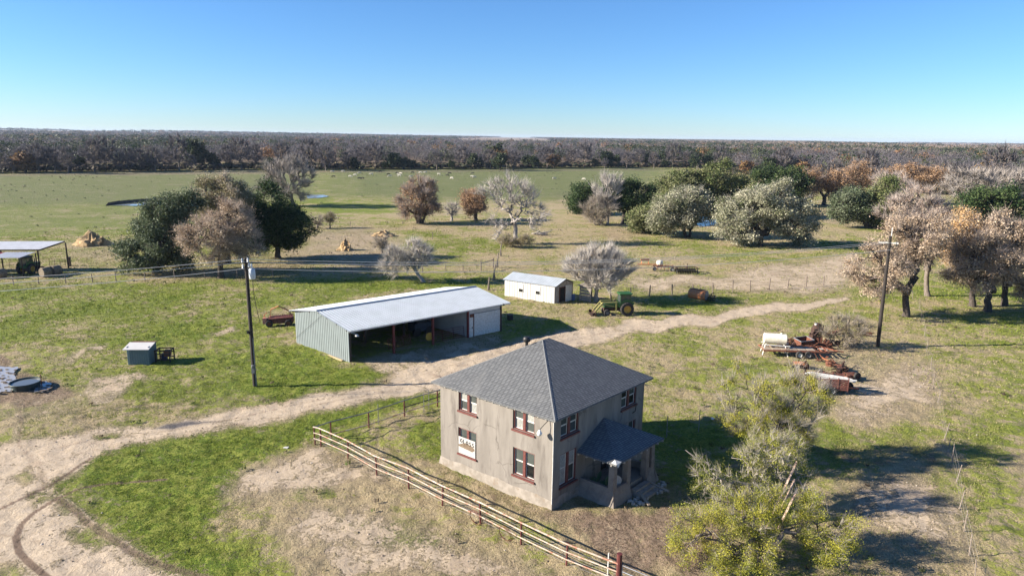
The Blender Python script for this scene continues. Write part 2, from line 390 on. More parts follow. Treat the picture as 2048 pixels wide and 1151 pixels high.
az=np.concatenate([np.arange(-180,-44,6.),np.arange(-44,44.01,.155),np.arange(48,180,6.)])*math.pi/180
RR,AA=np.meshgrid(rs,az,indexing='ij'); X=RR*np.sin(AA); Y=RR*np.cos(AA)
nr,na=X.shape
CV=cover(X,Y); Z=terrain(X,Y)
Z-=.05*np.clip(CV['d'],0,1)*(RR<130)
Z+=.17*(fbm(X/.62,Y/.62,71,2)-.5)*(1-np.clip(CV['d']*1.15,0,1))*(1-sstep(RR,75,120))
V=np.stack([X,Y,Z],-1).reshape(-1,3); idx=np.arange(nr*na).reshape(nr,na); jn=np.roll(idx,-1,1)
FA=np.stack([idx[:-1],jn[:-1],jn[1:],idx[1:]],-1).reshape(-1,4)[:, ::-1]
rm=CV['road'].ravel()[FA].mean(1)>.5
def sub(F_):
    u,inv=np.unique(F_.ravel(),return_inverse=True); return u,inv.reshape(F_.shape)
for nm,sel in (('ground',~rm),('dirt_road',rm)):
    u,ff=sub(FA[sel])
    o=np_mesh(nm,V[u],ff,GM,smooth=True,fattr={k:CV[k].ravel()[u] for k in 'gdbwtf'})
    tag(o,kind='structure')
u0=len(rs)
# centre patch under the viewpoint
MB().poly([(8*math.sin(a),8*math.cos(a),-.05) for a in az[::-1]]).build('ground',GM)['kind']='structure'
# grass and weeds: blades in tufts following the cover
def grass(name,n,rmin,rmax,h,w,seed,pw=1.,azr=.66,minr=.0,weed=False,region=None):
    g=np.random.default_rng(seed)
    r=(g.random(n)*(rmax**pw-rmin**pw)+rmin**pw)**(1/pw); a=(g.random(n)*2-1)*azr
    x=r*np.sin(a);y=r*np.cos(a)
    c=cover(x,y)
    patch=fbm(x/1.1,y/1.1,31); gv=c['g']+(fbm(x/6,y/6,33)-.5)*1.0+(patch-.5)*1.3
    pr=np.clip(.35+.75*gv,.05,1)*(1-np.clip(c['d']*1.25,0,1))*(1-c['w'])*np.where(c['b']>.85,.0,1.)
    pr=pr*(1-sstep(r,rmax*.78,rmax))*(sstep(r,rmin*.9,rmin*1.12) if rmin>50 else 1)
    keep=g.random(n)<pr
    for bx in KEEPOUT:
        keep&=~((sdist(x,y,bx)<0))
    x,y,gv,r=x[keep],y[keep],gv[keep],r[keep]; b=c['b'][keep]; m=len(x); z=terrain(x,y)
    K=3
    ang=g.random((m,K))*6.283; hh=h*(.45+g.random((m,K)))*(.65+.5*np.clip(gv,0,1.2))[:,None]*(1+ (r/60-1)*.35)[:,None]
    ww=w*(.6+.8*g.random((m,K)))*(r/45.)[:,None]**.8; ln=.9*hh*(g.random((m,K))+.2)
    dx,dy=np.cos(ang),np.sin(ang); ox=(g.random((m,K))-.5)*.25;oy=(g.random((m,K))-.5)*.25
    bx=x[:,None]+ox;by=y[:,None]+oy;bz=z[:,None]-.02+0*ox
    p0=np.stack([bx-dy*ww,by+dx*ww,bz],-1);p1=np.stack([bx+dy*ww,by-dx*ww,bz],-1)
    p2=np.stack([bx+dx*ln,by+dy*ln,bz+hh],-1)
    Vv=np.stack([p0,p1,p2],2).reshape(-1,3); Ff=np.arange(len(Vv)).reshape(-1,3)
    t=np.clip((gv-.30)/.5+(g.random(m)-.5)*.5,0,1)[:,None]
    cg=np.array(GREEN1)*1.0+(np.array(GREEN2)-np.array(GREEN1))*g.random((m,1))
    cd=np.array(DRY1)+(np.array(DRY2)-np.array(DRY1))*g.random((m,1))
    cc=cd*(1-t)+cg*t; bb=np.clip(b,0,.8)[:,None]; cc=cc*(1-bb)+np.array(BROWN2)*1.2*bb
    cc=cc*(.7+.6*g.random((m,1)))
    o=np_mesh(name,Vv,Ff,GRASSM,np.repeat(cc,K*3,0)); tag(o,kind='stuff'); return o
def leaf_material(name,trans=.25,rough=.6):
    t=NT(name); c=t.attr('Col','Color'); t.set(t.b.inputs['Base Color'],c); t.b.inputs['Roughness'].default_value=rough; t.b.inputs['Specular IOR Level'].default_value=.2
    if trans:
        tr=t.node('ShaderNodeBsdfTranslucent'); t.l.new(c,tr.inputs[0]); mx=t.node('ShaderNodeMixShader'); mx.inputs[0].default_value=trans
        t.l.new(t.b.outputs[0],mx.inputs[1]); t.l.new(tr.outputs[0],mx.inputs[2]); t.l.new(mx.outputs[0],t.out.inputs[0])
    return t.m
GRASSM=leaf_material('grass_blades',.2,.8)
KEEPOUT=[]
# ------------------------------------------------------------------ stucco farmhouse
STUCCO=mat('stucco',(.228,.207,.182),(.178,.160,.140),1.2,.9,bump=.5,bscale=22,stain=(.115,.10,.088),sscale=2.0,slo=.5,shi=.76,stretch=(1,1,.2))
def crack(mt,strength=.55):
    t=mt.node_tree; b=t.nodes['Principled BSDF']; src=b.inputs['Base Color'].links[0].from_socket
    co=t.nodes.new('ShaderNodeTexCoord'); no=t.nodes.new('ShaderNodeTexNoise'); no.inputs['Scale'].default_value=1.6; no.inputs['Detail'].default_value=5
    ad=t.nodes.new('ShaderNodeMix'); ad.data_type='VECTOR'; ad.inputs[0].default_value=.35; t.links.new(co.outputs['Object'],no.inputs['Vector']); t.links.new(co.outputs['Object'],ad.inputs[4]); t.links.new(no.outputs['Color'],ad.inputs[5])
    vo=t.nodes.new('ShaderNodeTexVoronoi'); vo.feature='DISTANCE_TO_EDGE'; vo.inputs['Scale'].default_value=.75; t.links.new(ad.outputs[1],vo.inputs['Vector'])
    mr=t.nodes.new('ShaderNodeMapRange'); mr.inputs[1].default_value=.004; mr.inputs[2].default_value=.022; mr.inputs[3].default_value=strength; mr.inputs[4].default_value=0.; t.links.new(vo.outputs['Distance'],mr.inputs[0])
    n2=t.nodes.new('ShaderNodeTexNoise'); n2.inputs['Scale'].default_value=.45; t.links.new(co.outputs['Object'],n2.inputs['Vector']); r2=t.nodes.new('ShaderNodeMapRange'); r2.inputs[1].default_value=.5; r2.inputs[2].default_value=.6; t.links.new(n2.outputs['Fac'],r2.inputs[0])
    mu=t.nodes.new('ShaderNodeMath'); mu.operation='MULTIPLY'; t.links.new(mr.outputs[0],mu.inputs[0]); t.links.new(r2.outputs[0],mu.inputs[1])
    mx=t.nodes.new('ShaderNodeMix'); mx.data_type='RGBA'; t.links.new(mu.outputs[0],mx.inputs[0]); t.links.new(src,mx.inputs[6]); mx.inputs[7].default_value=(.07,.06,.052,1); t.links.new(mx.outputs[2],b.inputs['Base Color'])
crack(STUCCO)
PLINTH=mat('bare_concrete',(.275,.245,.21),(.20,.175,.145),2.2,.9,bump=.4,bscale=12,stain=(.20,.16,.12),sscale=1.5,slo=.55,shi=.7)
REDP=mat('weathered_red_paint',(.105,.027,.024),(.14,.05,.042),7,.6,stain=(.22,.11,.09),sscale=9,slo=.6,shi=.75)
WHITEP=mat('white_paint',(.62,.61,.58),(.48,.47,.43),5,.5)
CURT=mat('curtain_cloth',(.36,.36,.33),(.20,.21,.20),6,.3,stretch=(4,4,1))
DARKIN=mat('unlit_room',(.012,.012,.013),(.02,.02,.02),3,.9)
RUST=mat('rust',(.17,.062,.035),(.085,.035,.022),5,.85,bump=.3,stain=(.27,.12,.07),sscale=4)
BLACKM=mat('black_metal',(.018,.018,.02),(.03,.03,.03),4,.5,.3)
def glass(name,c,rough=.08):
    t=NT(name); n=t.noise(1.3,2,.5,t.coord('Object')); t.set(t.b.inputs['Base Color'],t.mix(n,c,tuple(x*.5 for x in c)))
    t.b.inputs['Roughness'].default_value=rough; t.b.inputs['Specular IOR Level'].default_value=.9; return t.m
GLASS=glass('old_window_glass',(.075,.09,.085)); GLASSD=glass('dark_window_glass',(.012,.014,.016))
def shingle():
    t=NT('grey_shingles'); c=t.node('ShaderNodeTexCoord').outputs['Object']; sx=t.node('ShaderNodeSeparateXYZ'); t.l.new(c,sx.inputs[0])
    cx=t.node('ShaderNodeCombineXYZ'); t.set(cx.inputs[0],t.math('ADD',sx.outputs[0],sx.outputs[1])); t.set(cx.inputs[1],t.math('MULTIPLY',sx.outputs[2],1.9))
    b=t.node('ShaderNodeTexBrick',Scale=1.,Mortar__Size=.022,Bias=-.1,Brick__Width=.27,Row__Height=.115,Color1=(.195,.202,.205),Color2=(.128,.134,.139),Mortar=(.085,.088,.091)); t.l.new(cx.outputs[0],b.inputs['Vector'])
    n=t.noise(14,3,.7,c); col=t.mix(1.,b.outputs['Color'],t.mix(n,(.75,.75,.75),(1.25,1.25,1.25)),'MULTIPLY')
    n2=t.noise(.7,4,.6,c); col=t.mix(t.ramp(n2,.5,.8,0.,.5),col,(.20,.20,.195))
    t.set(t.b.inputs['Base Color'],col); t.b.inputs['Roughness'].default_value=.85; t.b.inputs['Specular IOR Level'].default_value=.25
    f=t.math('SUBTRACT',1.,b.outputs['Fac']); saw=t.math('FRACT',t.math('DIVIDE',t.math('MULTIPLY',sx.outputs[2],1.9),.115))
    h=t.math('ADD',f,t.math('MULTIPLY',t.math('SUBTRACT',1.,saw),.9)); t.bump(h,.8,.04); return t.m
SHING=shingle()
HA=R(46.3); HX,HY=2.62,38.32
hxf=lambda p:(p[0]-.094*p[1],p[1]*.9956,p[2])
house=thing('farmhouse','two storey grey stucco farmhouse with hipped shingle roof and red framed windows','house',(HX,HY,0),HA)
L,D,WH=9.8,9.5,6.15
def wallrects(length,z0,z1,openings):
    """split a wall into rectangles round its openings [(s0,s1,za,zb)]"""
    xs=sorted({0,length}|{q for o in openings for q in o[:2]}); out=[]
    for a,b in zip(xs[:-1],xs[1:]):
        ops=sorted([(o[2],o[3]) for o in openings if o[0]<=a+1e-6 and o[1]>=b-1e-6]); z=z0
        for za,zb in ops:
            if za>z: out.append((a,b,z,za))
            z=zb
        if z<z1: out.append((a,b,z,z1))
    return out
winA=[(6.16,7.80,4.50,5.84),(1.43,3.14,4.50,5.84),(6.2,7.84,1.38,3.25),(1.38,3.10,1.38,3.25)]
winB=[(.68,2.45,4.48,5.84),(7.05,8.87,4.48,5.84),(.68,2.36,1.2,3.4),(8.08,8.92,1.3,3.3)]
door=[(5.0,5.95,.62,2.75)]
m=MB(hxf); T=.22
for s0,s1,za,zb in wallrects(D,.45,WH,winA): m.box(0,s0,za,T,s1,zb)
for s0,s1,za,zb in wallrects(L-T,.45,WH,[(o[0]-T,o[1]-T,o[2],o[3]) for o in winB+door]): m.box(T,0,za,L if s1+T>L-.01 else s1+T,0+T,zb) if False else m.box(s0+T,0,za,s1+T,T,zb)
m.box(L-T,T,.45,L,D,WH); m.box(T,D-T,.45,L-T,D,WH)
m.build('wall',STUCCO,house)
m=MB(hxf)   # flared foundation skirt
for a,b,n in (((-.14,-.10),(-.14,D+.1),(1,0)),):
    pass
P0=[(-.16,-.12),(L+.1,-.12),(L+.1,D+.1),(-.16,D+.1)]; P1=[(-.025,-.02),(L+.02,-.02),(L+.02,D+.02),(-.025,D+.02)]
for i in range(4):
    a,b=P0[i],P0[(i+1)%4]; c,d=P1[(i+1)%4],P1[i]; N=9
    for k in range(N):
        t0,t1=k/N,(k+1)/N; lp=lambda p,q,t:(p[0]+(q[0]-p[0])*t,p[1]+(q[1]-p[1])*t)
        h0=.62+.07*math.sin(k*2.3+i);h1=.62+.07*math.sin((k+1)*2.3+i)
        m.add([(*lp(a,b,t0),-.1),(*lp(a,b,t1),-.1),(*lp(d,c,t1),h1),(*lp(d,c,t0),h0)],[(0,1,2,3)])
m.add([(x,y,.63) for x,y in [(0.1,.1),(L-.1,.1),(L-.1,D-.1),(.1,D-.1)]],[(0,1,2,3)])
m.build('foundation',PLINTH,house)
# roof
e=.42; ez=6.12; RZ=9.0
E=[(-e,-e),(L+e,-e),(L+e,D+e),(-e,D+e)]; r1=(4.75,D/2+.05,RZ); r2=(5.4,D/2+.05,RZ)
m=MB(hxf); v=[(x,y,ez) for x,y in E]+[r1,r2]+[(x,y,ez-.11) for x,y in E]
m.add(v,[(0,1,5,4),(1,2,5),(2,3,4,5),(3,0,4),(0,6,7,1),(1,7,8,2),(2,8,9,3),(3,9,6,0),(9,8,7,6)])
roof=m.build('roof',SHING,house)
m=MB(hxf)
for c in range(4):
    Pc=Vector((*E[c],ez)); Q=Vector(r1 if c in(0,3) else r2)
    for nb_ in ((c+1)%4,(c-1)%4):
        ed=(Vector((*E[nb_],ez))-Pc).normalized()*.11; n_=(Q-Pc).cross(ed).normalized(); n_*=(1 if n_.z>0 else -1)*.005
        m.add([Pc+n_,Pc+ed+n_,Q+ed*.6+n_,Q+n_],[(0,1,2,3)])
m.build('hip_cap',mat('hip_shingles',(.185,.19,.192),(.14,.144,.147),9,.85),roof)
m=MB(); m.lathe([(.10,-.6),(.10,.25),(.2,.27),(.27,.36),(.27,.5),(.2,.6),(.05,.64)],n=14)
vn=m.build('roof_vent',BLACKM,roof,smooth=True); vn.location=hxf((4.15,D/2+.9,8.55))
raft=MB(); raft.box(-.04,-.34,-.10,.04,.12,0); raft.box(-.045,-.37,-.11,.045,-.34,.01); RM=mat('rafter_paint',(.45,.42,.38),(.28,.25,.21),8,.7)
rp=raft.build('rafter_tail',RM,house); first=True
for side in 'AB':
    for k in range(16):
        o=rp if first else rp.copy()
        if not first: COL.objects.link(o); o.parent=house
        first=False
        if side=='A': o.location=hxf((0,.3+k*.6,ez-.115)); o.rotation_euler=(R(-10),0,R(-90))
        else: o.location=hxf((.3+k*.61,0,ez-.115)); o.rotation_euler=(R(-10),0,0)
# windows
def window(kind,wall,s0,s1,z0,z1,style,parent=house,xf=hxf):
    P=(lambda s,d,z:(d,s,z)) if wall=='A' else (lambda s,d,z:(s,d,z))   # d: depth into the wall
    def bx(m,s0,s1,d0,d1,z0,z1):
        a=P(s0,d0,z0);b=P(s1,d1,z1); m.box(min(a[0],b[0]),min(a[1],b[1]),a[2],max(a[0],b[0]),max(a[1],b[1]),b[2])
    w=.085; mid=(s0+s1)/2; m=MB(xf)
    single=(s1-s0)<1.
    bx(m,s0,s0+w,.07,.215,z0,z1);bx(m,s1-w,s1,.07,.215,z0,z1);bx(m,s0+w,s1-w,.07,.215,z1-w,z1);bx(m,s0+w,s1-w,.075,.215,z0,z0+.05)
    if not single: bx(m,mid-.1,mid+.1,.06,.215,z0+.05,z1-w)
    fr=m.build('window',REDP,parent)
    m=MB(xf); bx(m,s0-.05,s1+.05,-.10,.075,z0-.12,z0-.005); m.build('sill',REDP,fr)
    lites=[(s0+w,mid-.1),(mid+.1,s1-w)] if not single else [(s0+w,s1-w)]
    zm=(z0+z1)/2+.05; ms=MB(xf); mg=MB(xf); mc=MB(xf); md=MB(xf); q=.045
    for i,(a,b) in enumerate(lites):
        for j,(za,zb,d) in enumerate(((z0+.05,zm,.16),(zm,z1-w,.14))):
            bx(ms,a,a+q,d,d+.04,za,zb);bx(ms,b-q,b,d,d+.04,za,zb);bx(ms,a+q,b-q,d,d+.04,za,za+q);bx(ms,a+q,b-q,d,d+.04,zb-q,zb)
            st=style[i*2+j]
            tgt=MB(xf); bx(tgt,a+q,b-q,d+.02,d+.03,za+q,zb-q); tgt.build('curtain' if st=='c' else 'pane',{'g':GLASS,'c':CURT,'d':GLASSD}[st],fr)
    ms.build('sash',WHITEP,fr)
    return fr
# style per light: bottom then top; low s first (A: low s = nearest the front corner)
window('w','A',*winA[0],'cggc'); window('w','A',*winA[1],'gccg'); wb=window('w','A',*winA[2],'ggcg'); window('w','A',*winA[3],'dggg')
window('w','B',*winB[0],'gggg'); window('w','B',*winB[1],'gddg'); window('w','B',*winB[2],'ccgc'); window('w','B',*winB[3],'gg')
# interior darkness behind the open porch door
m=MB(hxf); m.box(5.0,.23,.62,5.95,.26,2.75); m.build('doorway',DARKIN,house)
# painted board over the lower window
brd=MB(hxf); brd.box(-.03,6.28,1.40,-.005,7.79,2.62)
bo=brd.build('window_board',mat('board_white',(.42,.41,.39),(.36,.35,.33),4,.6),house); bo['label']='white board with hand lettering and a brown stain'
m=MB(hxf); pts=[]
for k in range(22):
    t=2*math.pi*k/22; rr=1+.16*math.sin(3*t+.6)+.10*math.sin(5*t+1.2); a=.66*math.cos(t)*rr; b=.22*math.sin(t)*rr
    pts.append((-.033,7.02+a,1.98+b+.05*a+ (-.10*math.cos(2*t))))
m.poly(pts); m.build('stain',mat('brown_blot',(.12,.085,.055),(.18,.135,.09),9,.8,stain=(.09,.06,.04),sscale=12),bo)
# hand lettering, strokes in a unit cell (x to the reader's right)
GL={'G':[[(.9,.8),(.5,1),(.1,.7),(.1,.3),(.5,0),(.9,.25),(.9,.5),(.55,.5)]],'L':[[(.15,1),(.15,0),(.8,0)]],'O':[[(.5,1),(.1,.65),(.15,.2),(.5,0),(.85,.25),(.85,.7),(.5,1)]],
    'S':[[(.85,.85),(.5,1),(.15,.8),(.3,.55),(.75,.45),(.85,.2),(.5,0),(.12,.15)]]}
cx=7.55; INK=mat('brush_black',(.02,.018,.018),(.04,.035,.035),20,.8)
for i,ch in enumerate('GLOSS'):
    m=MB(hxf)
    for st in GL[ch]:
        for p,q in zip(st[:-1],st[1:]):
            f=lambda p:(-.037,cx+.08-i*.265-p[0]*.2,2.22+p[1]*.28-.012*i)
            m.beam(f(p),f(q),.008,.055,up=(1,0,0))
    m.build('letter',INK,bo)
# outside lamp on its arm
m=MB(hxf); m.tube([(0.02,.30,5.93),(-.3,.5,5.55),(-.45,.68,5.25)],.022,6); lp=m.build('wall_lamp',BLACKM,house)
m=MB(hxf); m.lathe([(.02,.20),(.07,.16),(.10,.08),(.16,0),(.15,-.12),(.08,-.2),(.01,-.23)],(-.45,.68,5.05),n=14); m.build('globe',mat('milk_glass',(.8,.8,.78),(.7,.7,.68),3,.25),lp,smooth=True)
m=MB(hxf); m.tube([(-.05,-.03,5.9),(-.05,-.05,3),(-.09,-.07,.4)],.03,5); m.build('downpipe',WHITEP,house)
m=MB(hxf); m.tube([(8.4,-.05,3.9),(8.4,-.25,4.1),(8.4,-.3,4.6)],.03,5); m.build('service_mast',BLACKM,house)
# porch
px0,px1,pd=2.75,7.4,2.45; PW=mat('porch_concrete',(.25,.22,.185),(.19,.165,.14),1.6,.9,bump=.4,bscale=15,stain=(.17,.14,.12),sscale=.9,slo=.5,shi=.72)
porch=MB(hxf)
def flare(m,a,b,nout,h,th=.2,fl=.32):
    """low wall from a to b (plan), battered outwards along nout"""
    (ax,ay),(bx_,by)=a,b; nx,ny=nout; prof=[(fl,-.1),(fl*.62,.25),(fl*.25,.6),(0,h-.06),(0,h),(-th,h),(-th,-.1)]
    vs=[(ax+nx*o,ay+ny*o,z) for o,z in prof]+[(bx_+nx*o,by+ny*o,z) for o,z in prof]; n=len(prof)
    m.add(vs,[(i,(i+1)%n,(i+1)%n+n,i+n) for i in range(n)]+[tuple(range(n)),tuple(range(n,2*n))[::-1]])
flare(porch,(px0,-.02),(px0,-pd),(-1,0),1.12); flare(porch,(px0+.0,-pd),(4.55,-pd),(0,-1),1.08); flare(porch,(6.45,-pd),(px1,-pd),(0,-1),1.08); flare(porch,(px1,-pd),(px1,-.02),(1,0),1.1)
for sx,x in ((-1,px0),(1,px1)):   # battered corner fill
    porch.add([(x,-pd,1.08),(x+sx*.32,-pd,-.1),(x+sx*.32,-pd-.32,-.1),(x,-pd-.32,-.1),(x,-pd,-.1)],[(0,1,2),(0,2,3),(4,3,2,1)])
porch.box(px0+.2,-pd+.2,-.05,px1-.2,-.02,.62)
po=porch.build('porch',PW,house)
for i,(x,y) in enumerate([(px0+.17,-pd+.17),(4.42,-pd+.17),(6.58,-pd+.17),(px1-.17,-pd+.17)]):
    m=MB(hxf); w0=.2;w1=.17; m.add([(x-w0,y-w0,.3),(x+w0,y-w0,.3),(x+w0,y+w0,.3),(x-w0,y+w0,.3),(x-w1,y-w1,3.0),(x+w1,y-w1,3.0),(x+w1,y+w1,3.0),(x-w1,y+w1,3.0)],[(0,1,5,4),(1,2,6,5),(2,3,7,6),(3,0,4,7),(4,5,6,7)]); m.build('column',PW,po)
m=MB(hxf)
for z in range(3): m.box(4.7,-pd-.1-.33*(z+1),-.05,6.3,-pd-.1-.33*z+.04,.46-.15*z)
m.build('steps',PLINTH,po)
m=MB(hxf); a,b,y0=px0-.42,px1+.38,-pd-.42; az_=(5.1,-.01,4.55); zz=3.08
v=[(a,0,zz),(a,y0,zz),(b,y0,zz),(b,0,zz),(5.1,0,4.55),(a,0,zz-.1),(a,y0,zz-.1),(b,y0,zz-.1),(b,0,zz-.1)]
m.add(v,[(0,1,4),(1,2,4),(2,3,4),(0,5,6,1),(1,6,7,2),(2,7,8,3),(8,7,6,5)])
pr=m.build('porch_roof',SHING,po)
m=MB(hxf); m.add([(a-.02,y0-.02,zz+.02),(a+.5,y0-.03,zz+.05),(a+.25,y0+.28,zz+.18),(a-.03,y0+.35,zz+.04),(a+.1,y0-.06,zz-.22)],[(0,1,2),(0,2,3),(0,4,1)]); m.build('torn_edge',WHITEP,pr)
m=MB(hxf)
for k in range(9): x=a+.25+k*.63; m.box(x-.035,y0-.03,zz-.2,x+.035,y0+.25,zz-.105)
for k in range(5): y=y0+.35+k*.6; m.box(a-.03,y-.035,zz-.2,a+.25,y+.035,zz-.105)
m.build('porch_rafters',RM,pr)
def porch_chair(x,y,rz,mm,label):
    t=thing('porch_chair',label,'chair',house.matrix_world@Vector((0,0,0)),0)
    w=Matrix.Translation((HX,HY,0))@Matrix.Rotation(HA,4,'Z')@Vector(hxf((x,y,.63))); t.location=w; t.rotation_euler=(0,0,HA+rz)
    m=MB(); m.slab([(-.24,-.25,.43),(.24,-.25,.43),(.24,.22,.38),(-.24,.22,.38)],.03); m.build('seat',mm,t)
    m=MB(); pts=[(.26*math.cos(q),.27+.06*math.sin(q),.72+.34*math.sin(q)) for q in [k*math.pi*2/14 for k in range(14)]]
    m.poly(pts); m.tube(pts+[pts[0]],.018,5); m.build('backrest',mm,t)
    for s in(-1,1): m=MB(); m.tube([(s*.25,.2,.02),(s*.25,-.26,.02),(s*.27,-.24,.62),(s*.27,.28,.66)],.014,5); m.build('leg',mm,t)
    return t
GRC=mat('green_enamel',(.05,.12,.06),(.04,.09,.05),4,.5)
porch_chair(3.35,-.75,R(185),GRC,'green shell-back metal chair on the porch, nearer the house wall'); porch_chair(3.35,-1.45,R(170),GRC,'green shell-back metal chair on the porch, nearer the corner column')
porch_chair(3.9,-2.0,R(120),WHITEP,'white lawn chair on the porch behind the corner column')
# rubble by the steps
m=MB(hxf); rg=random.Random(3)
for k in range(46):
    x=rg.choice([rg.uniform(3.6,5.0),rg.uniform(5.9,7.6)]);y=-pd-.45-abs(rg.gauss(0,.45)); s=rg.uniform(.05,.15); mm=MB()
    pp=[(x+s*rg.uniform(.6,1.2)*math.cos(t),y+s*rg.uniform(.6,1.2)*math.sin(t)) for t in (0,1.2,2.4,3.6,4.9)]
    z=s*rg.uniform(.6,1.2); m.slab([(p[0],p[1],z) for p in pp],z+.05)
rb=m.build('rubble',mat('broken_concrete',(.50,.46,.40),(.30,.27,.23),3,.9)); rb.location=(HX,HY,0); rb.rotation_euler=(0,0,HA); tag(rb,kind='stuff')
for i,(x,y,rz,lab) in enumerate([(6.55,-3.35,R(95),'rough grey plank lying along the right of the porch steps'),(4.6,-3.5,R(60),'broken plank leaning on the left of the porch steps')]):
    m=MB(); m.box(-.75,-.1,.0,.75,.1,.07); o=m.build('plank',mat('grey_wood',(.36,.29,.22),(.25,.20,.15),6,.9,stretch=(1,8,8)),bevel=.01)
    w=Matrix.Translation((HX,HY,0))@Matrix.Rotation(HA,4,'Z')@Vector(hxf((x,y,.18))); o.location=w; o.rotation_euler=(0,R(-8),HA+rz); tag(o,lab,'plank')
HOUSE_FP=[(Matrix.Translation((HX,HY,0))@Matrix.Rotation(HA,4,'Z')@Vector(hxf((x,y,0))))[:2] for x,y in [(-.2,-.2),(2.4,-.2),(2.4,-2.9),(7.8,-2.9),(7.8,-.2),(L+.2,-.2),(L+.2,D+.2),(-.2,D+.2)]]
KEEPOUT.append(HOUSE_FP)
# ------------------------------------------------------------------ metal buildings
def metal_mat(name,c,rough=.42,met=.75,c2=None,dirt=(.30,.22,.15)):
    t=NT(name); co=t.coord('Object'); n=t.noise(.8,4,.6,co); col=t.mix(t.ramp(n,.35,.7),c,c2 or tuple(x*.86 for x in c))
    n2=t.noise(3.,5,.7,co); col=t.mix(t.ramp(n2,.66,.85,0.,.35),col,dirt)
    t.set(t.b.inputs['Base Color'],col); t.b.inputs['Metallic'].default_value=met; t.set(t.b.inputs['Roughness'],t.math('MULTIPLY_ADD',n,.2,rough-.1)); return t.m
GALV=metal_mat('galvanised_roof',(.42,.46,.495),.5,.1); SIDING=metal_mat('grey_green_siding',(.20,.235,.24),.55,.1); WSIDE=metal_mat('white_siding',(.52,.51,.49),.55,.0,dirt=(.34,.29,.24))
BLUES=metal_mat('blue_grey_siding',(.10,.16,.19),.5,.2); REDROOF=metal_mat('red_roof_sheet',(.33,.04,.045),.45,.15); REDST=mat('red_steel',(.16,.03,.025),(.10,.022,.02),4,.6); WOODD=mat('dark_post_wood',(.07,.05,.04),(.045,.034,.028),6,.9)
def ribbed(m,P,U,W,N,sp=.3,h=.03,top=None):
    """ribbed sheet: origin P, along U (width vector), up W, ribs standing out along N; top(t)-> scale of W"""
    P,U,W,N=[Vector(q) for q in (P,U,W,N)]; L_=U.length; k=max(1,int(round(L_/sp))); prof=[]
    for i in range(k):
        for f,o in ((0,0),(.70,0),(.78,1),(.92,1)): prof.append(((i+f)/k,o))
    prof.append((1.,0)); vs=[];fs=[]
    for t,o in prof:
        b=P+U*t+N*(h*o); s=top(t) if top else 1.; vs+= [b,b+W*s]
    for i in range(len(prof)-1): fs.append((2*i,2*i+2,2*i+3,2*i+1))
    m.add(vs,fs)
BA=math.atan2(12.1,15.1); bxf=lambda p:(p[0]-.166*p[1],p[1]*.986,p[2])
barn=thing('open_barn','long metal pole barn with open front, pale ribbed roof and white garage door','barn',(-16.3,65.7,0),BA)
BL,BD=19.4,10.0
def bz(t): return 3.38+(4.42-3.38)*t/5.5 if t<5.5 else 4.42-(4.42-3.62)*(t-5.5)/4.5
m=MB(bxf); ribbed(m,(0,10,-.05),(0,-10,0),(0,0,1),(-1,0,0),.33,.035,lambda t:bz(10-10*t)+.0-(.14*max(0,(.40-t))/.40)); m.build('gable_wall',SIDING,barn)
m=MB(bxf); ribbed(m,(BL,0,-.05),(0,10,0),(0,0,1),(1,0,0),.33,.035,lambda t:bz(10*t)-.05); m.build('gable_wall',SIDING,barn)
m=MB(bxf); ribbed(m,(BL,10,-.05),(-BL,0,0),(0,0,3.6),(0,1,0),.33,.035); m.build('back_wall',SIDING,barn)
m=MB(bxf); ribbed(m,(-.15,-.25,3.36),(BL+1.2,0,0),(0,5.75,1.06),(0,-.18,.98),.36,.03); ribbed(m,(BL+1.05,10.95,3.50),(-BL-1.2,0,0),(0,-5.45,.92),(0,.16,.98),.36,.03)
m.tube([(-.15,5.5,4.46),(BL+1.05,5.5,4.46)],.09,6); broof=m.build('roof',GALV,barn)
m=MB(bxf); m.box(-.13,-.29,3.22,BL+1.03,-.25,3.37); m.box(-.13,10.93,3.36,BL+1.03,10.97,3.5); m.build('fascia',WHITEP,broof)
m=MB(bxf)
for t in (0.3,2,3.7,5.3,7,8.7,10.4): m.box(-.05,t,bz(min(t,10))-.22,BL+.98,t+.09,bz(min(t,10))-.07)
m.build('purlins',WOODD,barn)
m=MB(bxf); m.beam((BL+.02,-.3,3.25),(BL+.02,5.5,4.3),.2,.2); m.beam((BL+.02,5.5,4.3),(BL+.02,10.8,3.45),.2,.2); m.build('end_rafter',WOODD,barn)
for x in (.12,5.1,9.95,14.62,BL-.1):
    m=MB(bxf); m.box(x-.1,.0,-.1,x+.1,.2,3.3); m.build('post',REDST if 1<x<19 else WOODD,barn)
for x in (5.1,9.95):
    m=MB(bxf); m.box(x-.1,5.0,-.1,x+.1,5.2,4.2); m.build('post',WOODD,barn)
m=MB(bxf); m.box(14.72,.1,.05,14.9,.16,3.2); m.box(14.9,.1,2.75,19.2,.16,3.25); m.box(14.75,.12,.05,14.80,9.9,3.3); m.build('room_wall',WSIDE,barn)
m=MB(bxf); m.box(14.72,.03,.05,15.3,.08,2.35); dd=m.build('side_door',WHITEP,barn); m=MB(bxf); m.box(15.12,.0,1.0,15.2,.03,1.25); m.build('handle',BLACKM,dd)
m=MB(bxf)
for k in range(6): m.box(15.42,.02+.004*(k%2),.08+k*.44,19.15,.07,.08+k*.44+.425)
m.build('garage_door',WHITEP,barn)
m=MB(bxf); m.box(15.3,.0,.03,15.42,.1,2.75); m.box(19.15,.0,.03,19.26,.1,2.75); m.box(14.9,.01,2.36,15.3,.09,2.74); m.build('door_trim',RUST,barn)
